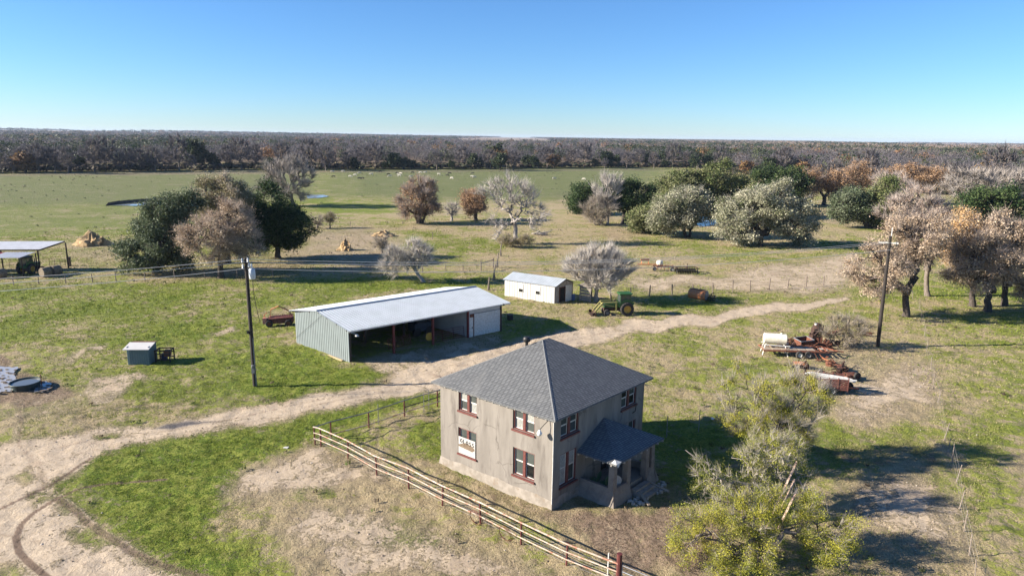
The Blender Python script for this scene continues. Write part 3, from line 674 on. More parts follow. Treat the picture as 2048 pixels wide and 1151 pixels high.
m=MB(bxf); m.tube([(.1,-.28,3.18),(.3,-.5,3.12),(.45,-.6,3.0)],.03,5); m.lathe([(.03,.2),(.09,.12),(.2,0),(.19,-.03)],(.5,-.62,2.86),n=12); m.build('flood_lamp',WHITEP,barn)
m=MB(bxf); m.tube([(-.08,4.6,4.1),(-.12,6.8,2.6),(-.1,9.4,.9),(-.1,9.9,.55)],.014,4); m.build('gable_line',BLACKM,barn)  # thin black tube slanting down across the left gable wall
m=MB(bxf); m.box(-.35,.9,.02,-.15,3.4,.12); o=m.build('timber_plank',mat('pale_timber',(.50,.38,.22),(.40,.30,.18),5,.8)); o.location=(-16.3,65.7,0); o.rotation_euler=(0,0,BA); tag(o,'pale timber plank lying at the foot of the barn gable wall','plank')
def bw(x,y,z=0): 
    p=bxf((x,y,z)); c,s=math.cos(BA),math.sin(BA); return (-16.3+p[0]*c-p[1]*s,65.7+p[0]*s+p[1]*c,z)
def pipe_gate(name,label,x,y,w,h,rz,lean,mm=REDST,group=None):
    t=thing(name,label,'gate',bw(x,y),BA+rz,group); t.rotation_euler=(lean,0,BA+rz)
    m=MB(); 
    for k in range(6): m.tube([(0,0,.15+k*(h-.15)/5),(w,0,.15+k*(h-.15)/5)],.024,5)
    m.build('rail',mm,t); m=MB()
    for q in (0,.33,.67,1): m.tube([(w*q,0,.1),(w*q,0,h)],.026,5)
    m.build('upright',mm,t); return t
pipe_gate('pipe_gate','rusty red pipe gate leaning across the barn bay beside the white side door',10.2,.6,4.2,1.35,R(-3),R(-8)); pipe_gate('pipe_gate','red pipe gate propped at the middle post inside the open barn',5.3,1.2,3.,1.2,R(8),R(-14))
t=thing('hay_spinner','yellow spoked rake wheel hung on the third post of the barn','wheel',bw(9.75,.45,.95),BA)
m=MB(); m.lathe([(.42,-.03),(.46,0),(.42,.03)],axis='y',n=22); m.lathe([(0,-.05),(.12,-.05),(.12,.05),(0,.05)],axis='y',n=10)
for k in range(10): a=k*math.pi/5; m.tube([(0,0,0),(.43*math.cos(a),0,.43*math.sin(a))],.014,4)
YEL=mat('faded_yellow_paint',(.48,.30,.04),(.38,.22,.04),5,.5); m.build('rake_wheel',YEL,t)
t=thing('parked_baler','dark boxy farm machine with a pale blue windscreen in the shade of the barn','machine',bw(11.8,4.6),BA)
m=MB(); m.box(-1.1,-.6,.5,1.1,1.0,1.5); m.build('body',mat('navy_paint',(.03,.05,.08),(.02,.03,.05),4,.5),t,bevel=.05)
m=MB(); m.box(-.7,-.5,1.5,.5,.6,2.5); m.build('cab',BLACKM,t,bevel=.05); m=MB(); m.box(-.55,-.53,1.65,.35,-.5,2.3); m.build('windscreen',GLASS,t)
for s in(-1,1):
    m=MB(); m.lathe([(.3,-.15),(.5,-.13),(.5,.13),(.3,.15)],(s*.8,-.5,.5),axis='y',n=18); m.build('wheel',BLACKM,t)
m=MB(); m.box(-.3,-.3,0,.3,.3,.75); m.tube([(-.25,-.3,.75),(.25,.3,.78)],.03,4); o=m.build('feed_bin',BLACKM,bevel=.03); o.location=(*G(1020,640),0); o.rotation_euler=(0,0,.4); tag(o,'small black feed bin on the grass right of the barn','bin')
KEEPOUT.append([bw(*q)[:2] for q in [(-.2,0),(BL+.1,0),(BL+.1,10.1),(-.2,10.1)]])
# ---- white shed
SA=math.atan2(-4.2,6.9); sx0=(-1.05,96.05)
shed=thing('white_shed','small white metal shed with two narrow windows and a pale gable roof','shed',(*sx0,0),SA); gd=(.30,.95); sxf=lambda p:(p[0]+gd[0]*p[1],gd[1]*p[1],p[2])
SL,SD=8.15,3.6; sz=lambda t:2.5+(.8)*(1-abs(t-1.8)/1.8)
m=MB(sxf); ribbed(m,(0,0,-.05),(SL,0,0),(0,0,2.55),(0,-1,0),.42,.035); ribbed(m,(0,SD,-.05),(0,-SD,0),(0,0,1),(-1,0,0),.4,.03,lambda t:sz(SD*(1-t))); ribbed(m,(SL,SD,-.05),(-SL,0,0),(0,0,2.55),(0,1,0),.42,.03)
m.build('wall',WSIDE,shed)
m=MB(sxf); ribbed(m,(SL,0,-.05),(0,SD,0),(0,0,1),(1,0,0),.4,.02,lambda t:sz(SD*t)); m.build('end_wall',mat('worn_shed_boards',(.40,.36,.31),(.22,.18,.15),3,.8,stretch=(1,4,.6)),shed)
m=MB(sxf); ribbed(m,(-.2,-.2,2.45),(SL+.55,0,0),(0,2.0,.88),(0,-.4,.9),.42,.04); ribbed(m,(SL+.35,SD+.2,2.45),(-SL-.55,0,0),(0,-2.0,.88),(0,.4,.9),.42,.04); m.build('roof',GALV,shed)
for x in (2.35,5.1):
    m=MB(sxf); m.box(x,-.06,.95,x+.8,-.02,1.0);m.box(x,-.06,2.1,x+.8,-.02,2.16);m.box(x,-.06,1.0,x+.06,-.02,2.1);m.box(x+.74,-.06,1.0,x+.8,-.02,2.1); m.box(x+.06,-.06,1.42,x+.74,-.02,1.47)
    f=m.build('window',WHITEP,shed); m=MB(sxf); m.box(x+.06,-.045,1.0,x+.74,-.038,1.42); m.build('pane',GLASSD,f); m=MB(sxf); m.box(x+.06,-.045,1.47,x+.74,-.038,2.1); m.build('blind',WHITEP,f)
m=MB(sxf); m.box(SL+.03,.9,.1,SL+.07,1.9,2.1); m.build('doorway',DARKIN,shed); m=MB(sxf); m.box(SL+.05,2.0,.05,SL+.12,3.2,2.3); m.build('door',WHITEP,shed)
m=MB(sxf); m.box(SL+.04,.8,.05,SL+.1,.9,2.2); m.box(SL+.04,1.9,.05,SL+.1,2.0,2.2); m.box(SL+.04,.8,2.1,SL+.1,2.0,2.2); m.build('door_frame',RUST,shed)
m=MB(sxf)
for k in range(5): m.box(SL+1.2,SD-.1,.15+k*.42,SL+2.9,SD-.05,.5+k*.42)
m.box(SL+1.2,SD-.2,0,SL+1.3,SD-.1,2.3); m.box(SL+2.8,SD-.2,0,SL+2.9,SD-.1,2.2); m.slab([(SL+1.0,SD-.4,2.35),(SL+3,SD-.4,2.25),(SL+3,SD+1.2,2.4),(SL+1.0,SD+1.2,2.5)],.06)
o=m.build('board_lean_to',mat('silver_boards',(.30,.27,.24),(.18,.16,.14),5,.9)); o.location=(*sx0,0); o.rotation_euler=(0,0,SA); tag(o,'weathered board lean-to standing right of the white shed','lean-to')
m=MB(); m.lathe([(.28,0),(.29,.3),(.3,.31),(.28,.6),(.29,.88),(0,.88)],n=16); o=m.build('blue_drum',mat('blue_drum_paint',(.08,.14,.26),(.06,.10,.2),4,.5),smooth=True); o.location=(*G(1146,600),0); tag(o,'faded blue drum beside the board lean-to','drum')
KEEPOUT.append([(sx0[0]+x*math.cos(SA)-y*math.sin(SA),sx0[1]+x*math.sin(SA)+y*math.cos(SA)) for x,y in [(0,0),(SL,0),(SL+1,SD),(1,SD)]])
# ---- cattle shelter on the far left
sh=thing('cattle_shelter','open shelter on dark posts with one white roof above a red and white roof','shelter',(*G(128,540),0),R(6))
DK=mat('dark_brown_steel',(.055,.03,.025),(.04,.025,.02),4,.6)
shx=lambda p:(p[0]+.72*(p[1]-1.7),p[1],p[2]); shl=lambda p:(p[0]+.28*(p[1]+2.1),p[1],p[2]); SHR=metal_mat('white_shelter_roof',(.62,.63,.65),.5,.05)
m=MB(shx); ribbed(m,(-22,-1.5,3.75),(21.8,0,0),(0,3.2,.85),(0,-.25,.96),.4,.02); hr=m.build('high_roof',SHR,sh)
m=MB(shx); m.beam((-.25,-1.5,3.64),(-.25,1.7,4.5),.1,.2); m.beam((-22,-1.45,3.62),(-.3,-1.45,3.62),.1,.16); m.beam((-22,1.65,4.48),(-.3,1.65,4.48),.1,.16); m.build('roof_beam',DK,sh)
for x,y,h in ((0.1,1.3,4.4),(-2.9,-1.4,3.6),(-8.5,-1.4,3.6),(-14,-1.4,3.6)):
    m=MB(); m.tube([(x,y,-.1),(x,y,h)],.11,8); m.build('post',DK,sh)
m=MB(shl); ribbed(m,(-22,-5.0,2.95),(14.58,0,0),(0,2.9,.45),(0,-.15,.98),.45,.05); m.build('low_roof',REDROOF,sh); m=MB(shl); ribbed(m,(-7.4,-5.0,2.96),(4.5,0,0),(0,2.9,.45),(0,-.15,.98),.45,.05); m.build('low_roof',SHR,sh)
for x,y in ((-2.8,-2.3),(-3.6,-4.8),(-9.6,-4.8),(-14,-4.8)):
    m=MB(); m.tube([(x,y,-.1),(x,y,2.95 if y<-4 else 3.3)],.09,7); m.build('post',DK,sh)
# ---- small pump coop
cp=thing('pump_house','little blue-grey metal hut with a white sloping roof on the left lawn','hut',(*G(257,730),0),R(3))
m=MB(); ribbed(m,(0,0,-.03),(2.05,0,0),(0,0,1.75),(0,-1,0),.24,.025); ribbed(m,(2.05,0,-.03),(0,1.7,0),(0,0,1.9),(1,0,0),.24,.025); ribbed(m,(0,1.7,-.03),(0,-1.7,0),(0,0,1.9),(-1,0,0),.24,.025); ribbed(m,(2.05,1.7,-.03),(-2.05,0,0),(0,0,1.95),(0,1,0),.24,.025); m.build('wall',BLUES,cp)
m=MB(); m.slab([(-.25,-.35,1.72),(2.25,-.35,1.72),(2.25,1.2,2.02),(-.25,1.2,2.02)],.05); m.build('roof',WSIDE,cp); m=MB(); m.slab([(-.1,1.18,2.05),(2.2,1.18,2.05),(2.2,1.8,1.95),(-.1,1.8,1.95)],.05); m.build('ridge_sheet',RUST,cp)
pn=thing('pump_stand','dark open wooden frame holding a tank beside the blue-grey hut','frame',(*G(312,724),0),R(3)); m=MB()
for x in (-.0,1.4):
    for y in (0,1.0): m.box(x-.05,y-.05,-.05,x+.05,y+.05,1.25)
    m.box(x-.04,.0,1.1,x+.04,1.0,1.22)
for z in (.3,.85,1.2): m.box(0,-.04,z-.05,1.4,.04,z+.05); m.box(0,.96,z-.05,1.4,1.04,z+.05)
m.build('timber_frame',WOODD,pn); m=MB(); m.box(.85,-.02,.6,1.38,.5,1.2); m.build('panel',RUST,pn); m=MB(); m.lathe([(0,.08),(.3,.1),(.3,.7),(.2,.8),(0,.82)],(.65,.5,0),n=14); m.build('pressure_tank',mat('dark_blue_paint',(.02,.03,.09),(.02,.025,.06),3,.4),pn,smooth=True)
# ---- stock tank and its mud
tk=thing('stock_tank','round dark green stock tank full of water standing in mud at the left edge','trough',(*G(52,775),0))
TKM=mat('dark_green_tank',(.03,.05,.05),(.02,.035,.035),3,.5); m=MB(); m.lathe([(1.05,-.05),(1.08,.1),(1.18,.55),(1.24,.58),(1.22,.62),(1.14,.6),(1.03,.12),(0,.1)],n=32); m.build('tank_shell',TKM,tk,smooth=True)
def water(name,c,rough=.06):
    t=NT(name); t.b.inputs['Base Color'].default_value=(*c,1); t.b.inputs['Roughness'].default_value=rough; t.b.inputs['Specular IOR Level'].default_value=.5
    t.bump(t.noise(1.2,2,.5,t.coord('Object')),.04,.03); return t.m
WAT=water('muddy_water',(.10,.11,.11)); m=MB(); m.lathe([(1.12,.50),(0,.505)],n=32); m.build('water',WAT,tk)
m=MB(); m.tube([(1.2,.35,-.1),(1.2,.35,1.15)],.04,6); m.build('pipe',RUST,tk)
def pool(name,px,n=60,z=.06,amp=.12,mm=WAT,seed=1,kind='structure'):
    """water sheet with a ragged shore"""
    P=[Vector((*G(u,v),0)) for u,v in px]; pts=[]
    for i in range(len(P)):
        a,b=P[i],P[(i+1)%len(P)]; k=max(1,int(n*(b-a).length/sum((P[j]-P[(j+1)%len(P)]).length for j in range(len(P)))))
        for q in range(k): pts.append(a.lerp(b,q/k))
    c=sum(pts,Vector())/len(pts); out=[]
    for i,p in enumerate(pts):
        s=1+amp*(random.random()-.5)*2; out.append((c+(p-c)*s)); 
    m=MB(); m.poly([(p.x,p.y,z) for p in out]); o=m.build(name,mm); o['kind']=kind; return o
# ------------------------------------------------------------------ machines, tanks, bales and scrap
def at(u,v,z=0.): return (*G(u,v),z)
GRNP=mat('tractor_green',(.018,.085,.025),(.03,.10,.03),3,.4,stain=(.05,.07,.03),sscale=5); TYRE=mat('tyre_rubber',(.02,.02,.021),(.045,.04,.036),6,.85); CREAM=mat('pale_yellow_paint',(.42,.37,.12),(.32,.29,.11),5,.5)
ORNG=mat('orange_paint',(.50,.16,.05),(.42,.20,.09),5,.6,stain=(.20,.08,.04),sscale=4); WTANK=mat('white_tank_paint',(.74,.69,.56),(.60,.55,.44),3,.45,stain=(.34,.22,.13),sscale=3,slo=.62,shi=.8)
GREYM=mat('grey_steel',(.22,.23,.25),(.12,.12,.13),4,.5,.3); DRUST=mat('dark_rust',(.060,.030,.022),(.03,.018,.014),5,.85,stain=(.16,.07,.04),sscale=5)
STRAW=mat('straw',(.42,.30,.16),(.28,.19,.10),3,.95,bump=.6,bscale=18); BALE=mat('old_bale',(.22,.18,.13),(.14,.11,.08),4,.95,bump=.5,bscale=16)
def wheel(par,x,y,r,w,rimm,name='wheel',lug=False):
    m=MB(); m.lathe([(r*.55,-w/2),(r*.9,-w/2),(r,-w*.3),(r,w*.3),(r*.9,w/2),(r*.55,w/2)],(x,y,r),axis='y',n=24,cap=False)
    if lug:
        for k in range(18):
            for s in(-1,1):
                a=2*math.pi*(k+(.5 if s>0 else 0))/18; c=math.cos(a);q=math.sin(a); c2=math.cos(a+.14);q2=math.sin(a+.14)
                m.beam((x+r*1.01*c,y+s*w*.45,r+r*1.01*q),(x+r*1.01*c2,y+s*.02,r+r*1.01*q2),.05,.05)
    o=m.build(name,TYRE,par,smooth=False); m=MB(); m.lathe([(0,-w*.30),(r*.16,-w*.34),(r*.2,-w*.18),(r*.5,-w*.2),(r*.57,-w*.46),(r*.57,w*.46),(r*.5,w*.2),(r*.2,w*.18),(r*.16,w*.34),(0,w*.30)],(x,y,r),axis='y',n=24); m.build('rim',rimm,o,smooth=True); return o
def tractor(label,loc,rz,loader=True,roofm=None):
    t=thing('farm_tractor',label,'tractor',loc,rz); RW=.88
    for s in(-1,1): wheel(t,0,s*.86,RW,.48,YEL,lug=True); wheel(t,2.6,s*.72,.42,.26,GREYM)
    m=MB(); m.box(-.3,-.28,.6,1.0,.28,1.15); m.box(1.0,-.24,.55,2.9,.24,1.0); m.box(2.45,-.7,.36,2.7,.7,.5); m.tube([(0,-.9,RW),(0,.9,RW)],.14,8); m.build('chassis',DRUST,t)
    m=MB(); m.add([(.9,-.36,1.0),(2.95,-.31,1.0),(2.95,.31,1.0),(.9,.36,1.0),(.9,-.38,1.66),(2.88,-.31,1.55),(2.88,.31,1.55),(.9,.38,1.66)],[(0,1,5,4),(1,2,6,5),(2,3,7,6),(3,0,4,7),(4,5,6,7),(3,2,1,0)]); m.build('hood',GRNP,t,bevel=.04)
    m=MB(); m.box(2.9,-.26,1.02,2.93,.26,1.45); m.build('grille',BLACKM,t)
    m=MB(); m.box(-.55,-.62,1.05,.92,.62,1.45)
    for x in(-.55,.2,.86):
        for s in(-1,1): m.beam((x,s*.62,1.45),(x*.97,s*.60,2.72),.08,.07)
    cb=m.build('cab',GRNP,t); m=MB()
    m.box(-.5,-.605,1.45,.86,-.595,2.7);m.box(-.5,.595,1.45,.86,.605,2.7);m.box(.84,-.58,1.45,.85,.58,2.7);m.box(-.53,-.58,1.45,-.52,.58,2.7); m.build('window',GLASS,cb)
    m=MB(); m.box(-.72,-.72,2.7,1.02,.72,2.9); m.build('cab_roof',roofm or GRNP,cb,bevel=.06)
    for s in(-1,1):
        m=MB(); pts=[(1.05*math.cos(a),0,RW+1.02*math.sin(a)) for a in [R(20+k*14) for k in range(10)]]
        for p,q in zip(pts[:-1],pts[1:]): m.beam((p[0],s*.80,p[2]),(q[0],s*.80,q[2]),.45,.03,up=(0,1,0))
        m.build('fender',GRNP,t)
    m=MB(); m.tube([(1.9,-.1,1.55),(1.9,-.1,2.25)],.07,8); m.tube([(1.9,-.1,2.25),(1.9,-.1,2.6)],.04,8); m.lathe([(0,.0),(.13,.02),(.14,.2),(0,.25)],(1.5,.12,1.75),n=10); m.build('exhaust',BLACKM,t)
    if loader:
        m=MB()
        for s in(-1,1):
            m.beam((1.35,s*.55,.6),(1.35,s*.55,1.85),.12,.16); m.beam((1.3,s*.55,1.75),(3.15,s*.55,1.72),.10,.17); m.beam((3.1,s*.55,1.75),(4.25,s*.5,.38),.11,.18); m.beam((1.6,s*.5,1.15),(2.9,s*.52,1.45),.06,.06)
        m.tube([(3.2,-.55,1.55),(3.2,.55,1.55)],.06,6); m.build('loader_arm',CREAM,t)
        m=MB(); m.slab([(4.15,-1.,.12),(4.75,-1.,.10),(4.75,1.,.10),(4.15,1.,.12)],.05); m.beam((4.15,-1,.35),(4.15,1,.35),.05,.6); m.box(4.2,-1.,.1,4.6,-.96,.5); m.box(4.2,.96,.1,4.6,1.,.5); m.build('bucket',DRUST,t)
        m=MB(); m.box(1.2,-.65,1.1,1.5,-.61,1.45); m.build('bracket',WHITEP,t)
    return t
p1_=Vector(at(1251,630)); p2_=Vector(at(1209,631)); d_=p2_-p1_
tractor('green cab tractor with a yellow front loader and yellow wheels below the bare round tree',(p1_.x,p1_.y+.6,0),math.atan2(d_.y,d_.x))
tractor('dark green tractor parked facing away beneath the red and white shelter roof',at(54,548),R(88),False,BLACKM)
for u,v,lab in ((92,553,'grey round bale beside the tractor, nearest the front of the shelter'),(113,549,'round bale at the right end of the shelter, by the tall post'),(3,556,'round bale at the left frame edge under the red roof')):
    m=MB(); m.lathe([(0,-.62),(.7,-.62),(.78,-.5),(.78,.5),(.7,.62),(0,.62)],(0,0,.74),axis='x',n=24); o=m.build('round_bale',BALE,smooth=True); o.location=at(u,v); o.rotation_euler=(0,0,R(65)); tag(o,lab,'hay bale','round bales at the shelter')
def mound(name,label,loc,rx,ry,h,mm,seed,cat,rag=.55):
    n=36;k=12; g=np.random.default_rng(seed); vs=[];fs=[]
    for i in range(k+1):
        f=i/k
        for j in range(n):
            a=2*math.pi*j/n; rr=1+rag*(float(value_noise(np.array([math.cos(a)*3.6+9]),np.array([math.sin(a)*3.6+f*5]),seed)[0])-.5)*2
            zz=h*((1-f*f)**1.25)*(1+rag*(float(value_noise(np.array([math.cos(a)*6*f+5]),np.array([math.sin(a)*6*f+4]),seed+3)[0])-.5)*1.8)
            vs.append((rx*f*rr*math.cos(a),ry*f*rr*math.sin(a),zz-.06))
    for i in range(k):
        for j in range(n): fs.append((i*n+j,i*n+(j+1)%n,(i+1)*n+(j+1)%n,(i+1)*n+j))
    m=MB(); m.add(vs,fs); o=m.build(name,mm,smooth=True); o.location=loc; tag(o,label,cat); return o
mound('hay_pile','large lumpy golden hay pile in the pasture right of the shelter',at(188,490),3.9,2.0,2.2,STRAW,5,'hay pile'); mound('hay_pile','small rounded hay heap on the bare straw ground right of the oak clump',at(692,500),1.5,1.2,1.7,STRAW,9,'hay pile')
mound('hay_pile','flat hay heap with brush farther back on the straw ground',at(768,472),2.6,1.6,1.1,STRAW,12,'hay pile'); 
# gates of the pens behind the shelter
for i,(u,v,w) in enumerate(((20,538,4.),(100,535,2.6))):
    t=pipe_gate('pen_gate',['brown pipe panel behind the dark tractor under the shelter','brown pipe panel beside the tall right post of the shelter'][i],0,0,w,1.5,0,0,DK); t.location=at(u,v); t.rotation_euler=(0,0,R(4))
m=MB(); m.box(-.25,-.2,0,.25,.2,1.6); o=m.build('stub_post',DK,bevel=.03); o.location=at(139,532); tag(o,'thick short dark post standing right of the shelter','post')
# red hay machine behind the barn
t=thing('hay_rake','rusty red farm implement with bent orange arms behind the left end of the barn','implement',at(562,650),R(10))
m=MB(); m.box(-1.5,-.5,.35,1.5,.5,.95); m.slab([(-1.3,-.7,1.0),(1.5,-.7,1.15),(1.5,.4,1.3),(-1.3,.4,1.1)],.06); m.build('body',mat('faded_red_machine',(.13,.038,.03),(.08,.026,.022),4,.6,stain=(.30,.13,.07),sscale=3),t,bevel=.04)
m=MB(); m.tube([(-1.2,.3,1.0),(-1.1,.35,1.9),(-.2,.3,2.3),(.9,.25,1.75),(1.3,.2,1.1)],.08,7); m.build('arm',ORNG,t)
m=MB(); m.tube([(-1.5,-.5,.4),(-1.8,-.3,1.4),(-1.6,.2,1.5)],.06,6); m.build('arm',ORNG,t); m=MB()
for k in range(14): a=k*.45; m.tube([(-1.4+k*.2,-.1,.9),(-1.4+k*.2+.2*math.cos(a),-.2+.3*math.sin(a),1.5)],.025,4)
m.build('tines',DRUST,t); wheel(t,-1.2,-.72,.42,.22,RUST); wheel(t,1.0,-.72,.42,.22,RUST)
m=MB(); m.slab([(-1.95,-.75,1.1),(-1.5,-.75,1.1),(-1.5,-.2,1.1),(-1.95,-.2,1.1)],.7); m.build('side_shield',mat('pale_red',(.50,.28,.22),(.30,.07,.05),4,.6),t)
# elevated fuel tank
t=thing('fuel_tank','white cylindrical fuel tank lying on a tall white stand by the flatbed trailer','tank',at(1547,708),R(-12))
m=MB(); m.lathe([(0,-1.2),(.45,-1.18),(.56,-1.1),(.56,1.1),(.45,1.18),(0,1.2)],(0,0,1.75),axis='x',n=24); m.lathe([(.1,0),(.1,.12),(0,.13)],(.6,0,2.3),n=8); m.build('tank_shell',WTANK,t,smooth=True)
m=MB()
for x in(-.9,.9): m.beam((x,-.5,1.2),(x,.5,1.2),.08,.1)
for y in(-.5,.5): m.beam((-1.3,y,1.15),(1.5,y,1.15),.07,.09)
m.build('cradle',WHITEP,t)
for x in(-1,1):
    for y in(-1,1): m=MB(); m.beam((x*1.3+.05,y*.75,0),(x*1.,y*.5,1.2),.07,.07); m.build('leg',WHITEP,t)
m=MB(); m.box(1.2,-.1,1.5,1.26,.12,1.75); m.build('valve',BLACKM,t)
# flatbed trailer
t=thing('flatbed_trailer','long rusty twin-axle flatbed trailer with white wheel hubs below the fuel tank','trailer',at(1600,710),R(-3))
m=MB()
for y in(-.95,.95): m.beam((-4.2,y,.72),(2.6,y,.72),.1,.16)
for k in range(13): m.beam((-4.1+k*.55,-.95,.74),(-4.1+k*.55,.95,.74),.1,.08)
for y in(-.9,.9): m.beam((2.6,y,.7),(4.0,0,.55),.1,.14)
m.beam((4.0,0,.55),(4.5,0,.5),.12,.12); m.build('frame',mat('orange_rust',(.26,.10,.055),(.17,.065,.04),4,.8,stain=(.38,.20,.11),sscale=5),t)
m=MB()
for k in range(6): m.box(-4.1+k*.9,-.9,.81,-3.3+k*.9,.3,.85)
m.build('deck_plank',mat('grey_wood',(.3,.25,.2)),t)
for x in(-.48,.42):
    for y in(-1.15,1.15): wheel(t,x,y,.4,.24,WHITEP if y<0 and x<0 else GREYM)
m=MB()
for x in (-1.9,2.2): m.tube([(x,-1.,.75),(x,-1.,1.15)],.035,5)
m.tube([(1.6,.9,.8),(2.0,.5,1.35),(2.6,.2,1.3),(3.0,.1,.8)],.035,5); m.build('stake',RUST,t)
# scrap behind it
t=thing('scrap_machine','tall rusty upright engine-like scrap machine with a white cap beside the bush','scrap',at(1630,690),0)
m=MB(); m.box(-.6,-.5,0,.5,.5,1.3); m.box(-.45,-.4,1.3,.45,.4,2.0); m.lathe([(.5,0),(.42,.3),(.36,.5),(.2,.6)],(0,0,2.0),n=12)
for k in range(8): a=k*.8; m.tube([(.6*math.cos(a),.5*math.sin(a),.2+k*.2),(.7*math.cos(a+.7),.6*math.sin(a+.7),.8+k*.22)],.07,5)
m.build('body',DRUST,t); m=MB(); m.lathe([(.14,0),(.14,.16),(0,.18)],(-.25,-.2,2.42),n=10); m.build('cap',WHITEP,t)
t=thing('rusty_hopper','rusty open hopper with pale rim lying left of the tall scrap machine','scrap',at(1606,696),R(12))
m=MB(); m.add([(-.6,-.5,0),(.6,-.5,0),(.6,.5,0),(-.6,.5,0),(-.8,-.7,1.0),(.8,-.7,1.1),(.8,.7,1.15),(-.8,.7,1.05)],[(0,1,5,4),(1,2,6,5),(2,3,7,6),(3,0,4,7),(0,3,2,1)]); m.build('bin',RUST,t); m=MB(); m.tube([(-.8,-.7,1.),(.8,-.7,1.1),(.8,.7,1.15),(-.8,.7,1.05),(-.8,-.7,1.)],.06,5); m.build('rim',GREYM,t)
t=thing('old_car_fender','rust red and white curved vehicle panel lying at the foot of the scrap machine','scrap',at(1641,697),R(-10))
m=MB(); pts=[(.55*math.cos(R(a)),0,.55*math.sin(R(a))) for a in range(0,181,20)]
for p,q in zip(pts[:-1],pts[1:]): m.beam((p[0],0,p[2]),(q[0],0,q[2]),1.5,.05,up=(0,1,0))
m.build('panel',RUST,t); m=MB(); m.box(-.5,-.78,.02,.5,-.74,.3); m.build('trim',WHITEP,t)
for i,(u,v,rz,l) in enumerate(((1585,688,20,3.0),(1622,704,-8,3.6),(1672,668,35,3.2),(1728,672,-15,2.6))):
    t=thing('scrap_beams',['bent rusty pipes heaped left of the hopper','rusty angle irons lying before the scrap machine','rusty pole frame lying in the grass behind the bush','rusty broken implement frame lying by the leaning utility pole'][i],'scrap',at(u,v),R(rz))
    rr=random.Random(i); m=MB()
    for k in range(5): m.beam((-l/2+rr.uniform(0,.5),rr.uniform(-.5,.5),.1+.1*k),(l/2-rr.uniform(0,.6),rr.uniform(-.5,.5),.15+rr.uniform(0,.5)),.08,.08)
    m.tube([(-l/4,-.4,.1),(-l/5,-.2,.8),(l/6,.2,.9),(l/4,.3,.1)],.04,5); m.build('bars',RUST,t)
rr=random.Random(21)
for i,(u,v,lab) in enumerate(((1572,694,'rusty twisted iron heap just behind the flatbed trailer, left of the hopper'),(1655,728,'rusty iron heap between the flatbed trailer and the cage trailer'),(1682,742,'brown scrap heap above the far end of the cage trailer'),(1702,757,'dark scrap heap with a wheel at the right end of the cage trailer'),(1598,735,'rusty bars lying in front of the flatbed trailer wheels'),(1640,757,'rusty drum and bars left of the white pipes'),(1660,690,'tangle of rusty iron between the scrap machine and the bush'))):
    t=thing('scrap_heap',lab,'scrap',at(u,v),rr.uniform(0,3)); m=MB()
    for k in range(16):
        a=rr.uniform(0,6.28); x,y=rr.uniform(-1.1,1.1),rr.uniform(-.5,.5); l=rr.uniform(.4,1.3); m.beam((x,y,rr.uniform(.02,.4)),(x+l*math.cos(a),y+.5*l*math.sin(a),rr.uniform(.05,.8)),rr.uniform(.05,.12),rr.uniform(.05,.1))
    for k in range(3): x,y=rr.uniform(-.9,.9),rr.uniform(-.4,.4); m.lathe([(0,0),(.25,.02),(.27,.35),(.22,.5),(0,.5)],(x,y,.02),n=10)
    m.build('iron_bars',RUST if i%2 else DRUST,t); m=MB(); m.slab([(-.6,-.3,.5),(.5,-.4,.35),(.6,.3,.55),(-.5,.35,.6)],.04); m.build('sheet',ORNG if i in(1,4) else RUST,t)
    if i in (3,5): wheel(t,.2,-.5,.4,.2,DRUST)
# caged stock trailer with pipes
t=thing('cage_trailer','rusty brown cage-sided trailer loaded with long white pipes','trailer',at(1650,781),R(-9))
CAGE=mat('brown_mesh_side',(.17,.065,.05),(.10,.04,.032),5,.85); m=MB()
for y in(-.85,.85):
    for k in range(6): m.box(-1.6,y-.02,.45+k*.18,1.7,y+.02,.58+k*.18)
    for x in(-1.6,-.8,0,.8,1.65): m.box(x-.04,y-.05,.35,x+.04,y+.05,1.6)
m.build('side_panel',CAGE,t); m=MB(); m.box(-1.6,-.8,.38,1.7,.8,.45); m.beam((1.7,0,.4),(2.9,0,.4),.12,.12); m.build('bed',RUST,t)
m=MB(); m.box(-1.66,-.85,.1,-1.6,.85,1.0)
for y in (-.85,-.3,.3,.85): m.box(-1.72,y-.04,.0,-1.66,y+.04,1.65)
m.build('tailgate',BLACKM,t)
for y in(-1.02,1.02): wheel(t,.3,y,.38,.22,GREYM)
wheel(t,2.2,.6,.4,.22,RUST)
rr=random.Random(5)
for k in range(7):
    m=MB(); y=-.6+k*.2; m.tube([(-1.5+rr.uniform(-.4,.3),y,1.48+.09*(k%2)),(2.0+rr.uniform(-.3,.5),y*.8-.15,1.25+.07*(k%2))],.075,7); o=m.build('white_pipe',WHITEP); o.location=t.location; o.rotation_euler=t.rotation_euler; tag(o,'long white pipe lying across the top of the cage trailer','pipe','white pipes on the cage trailer')
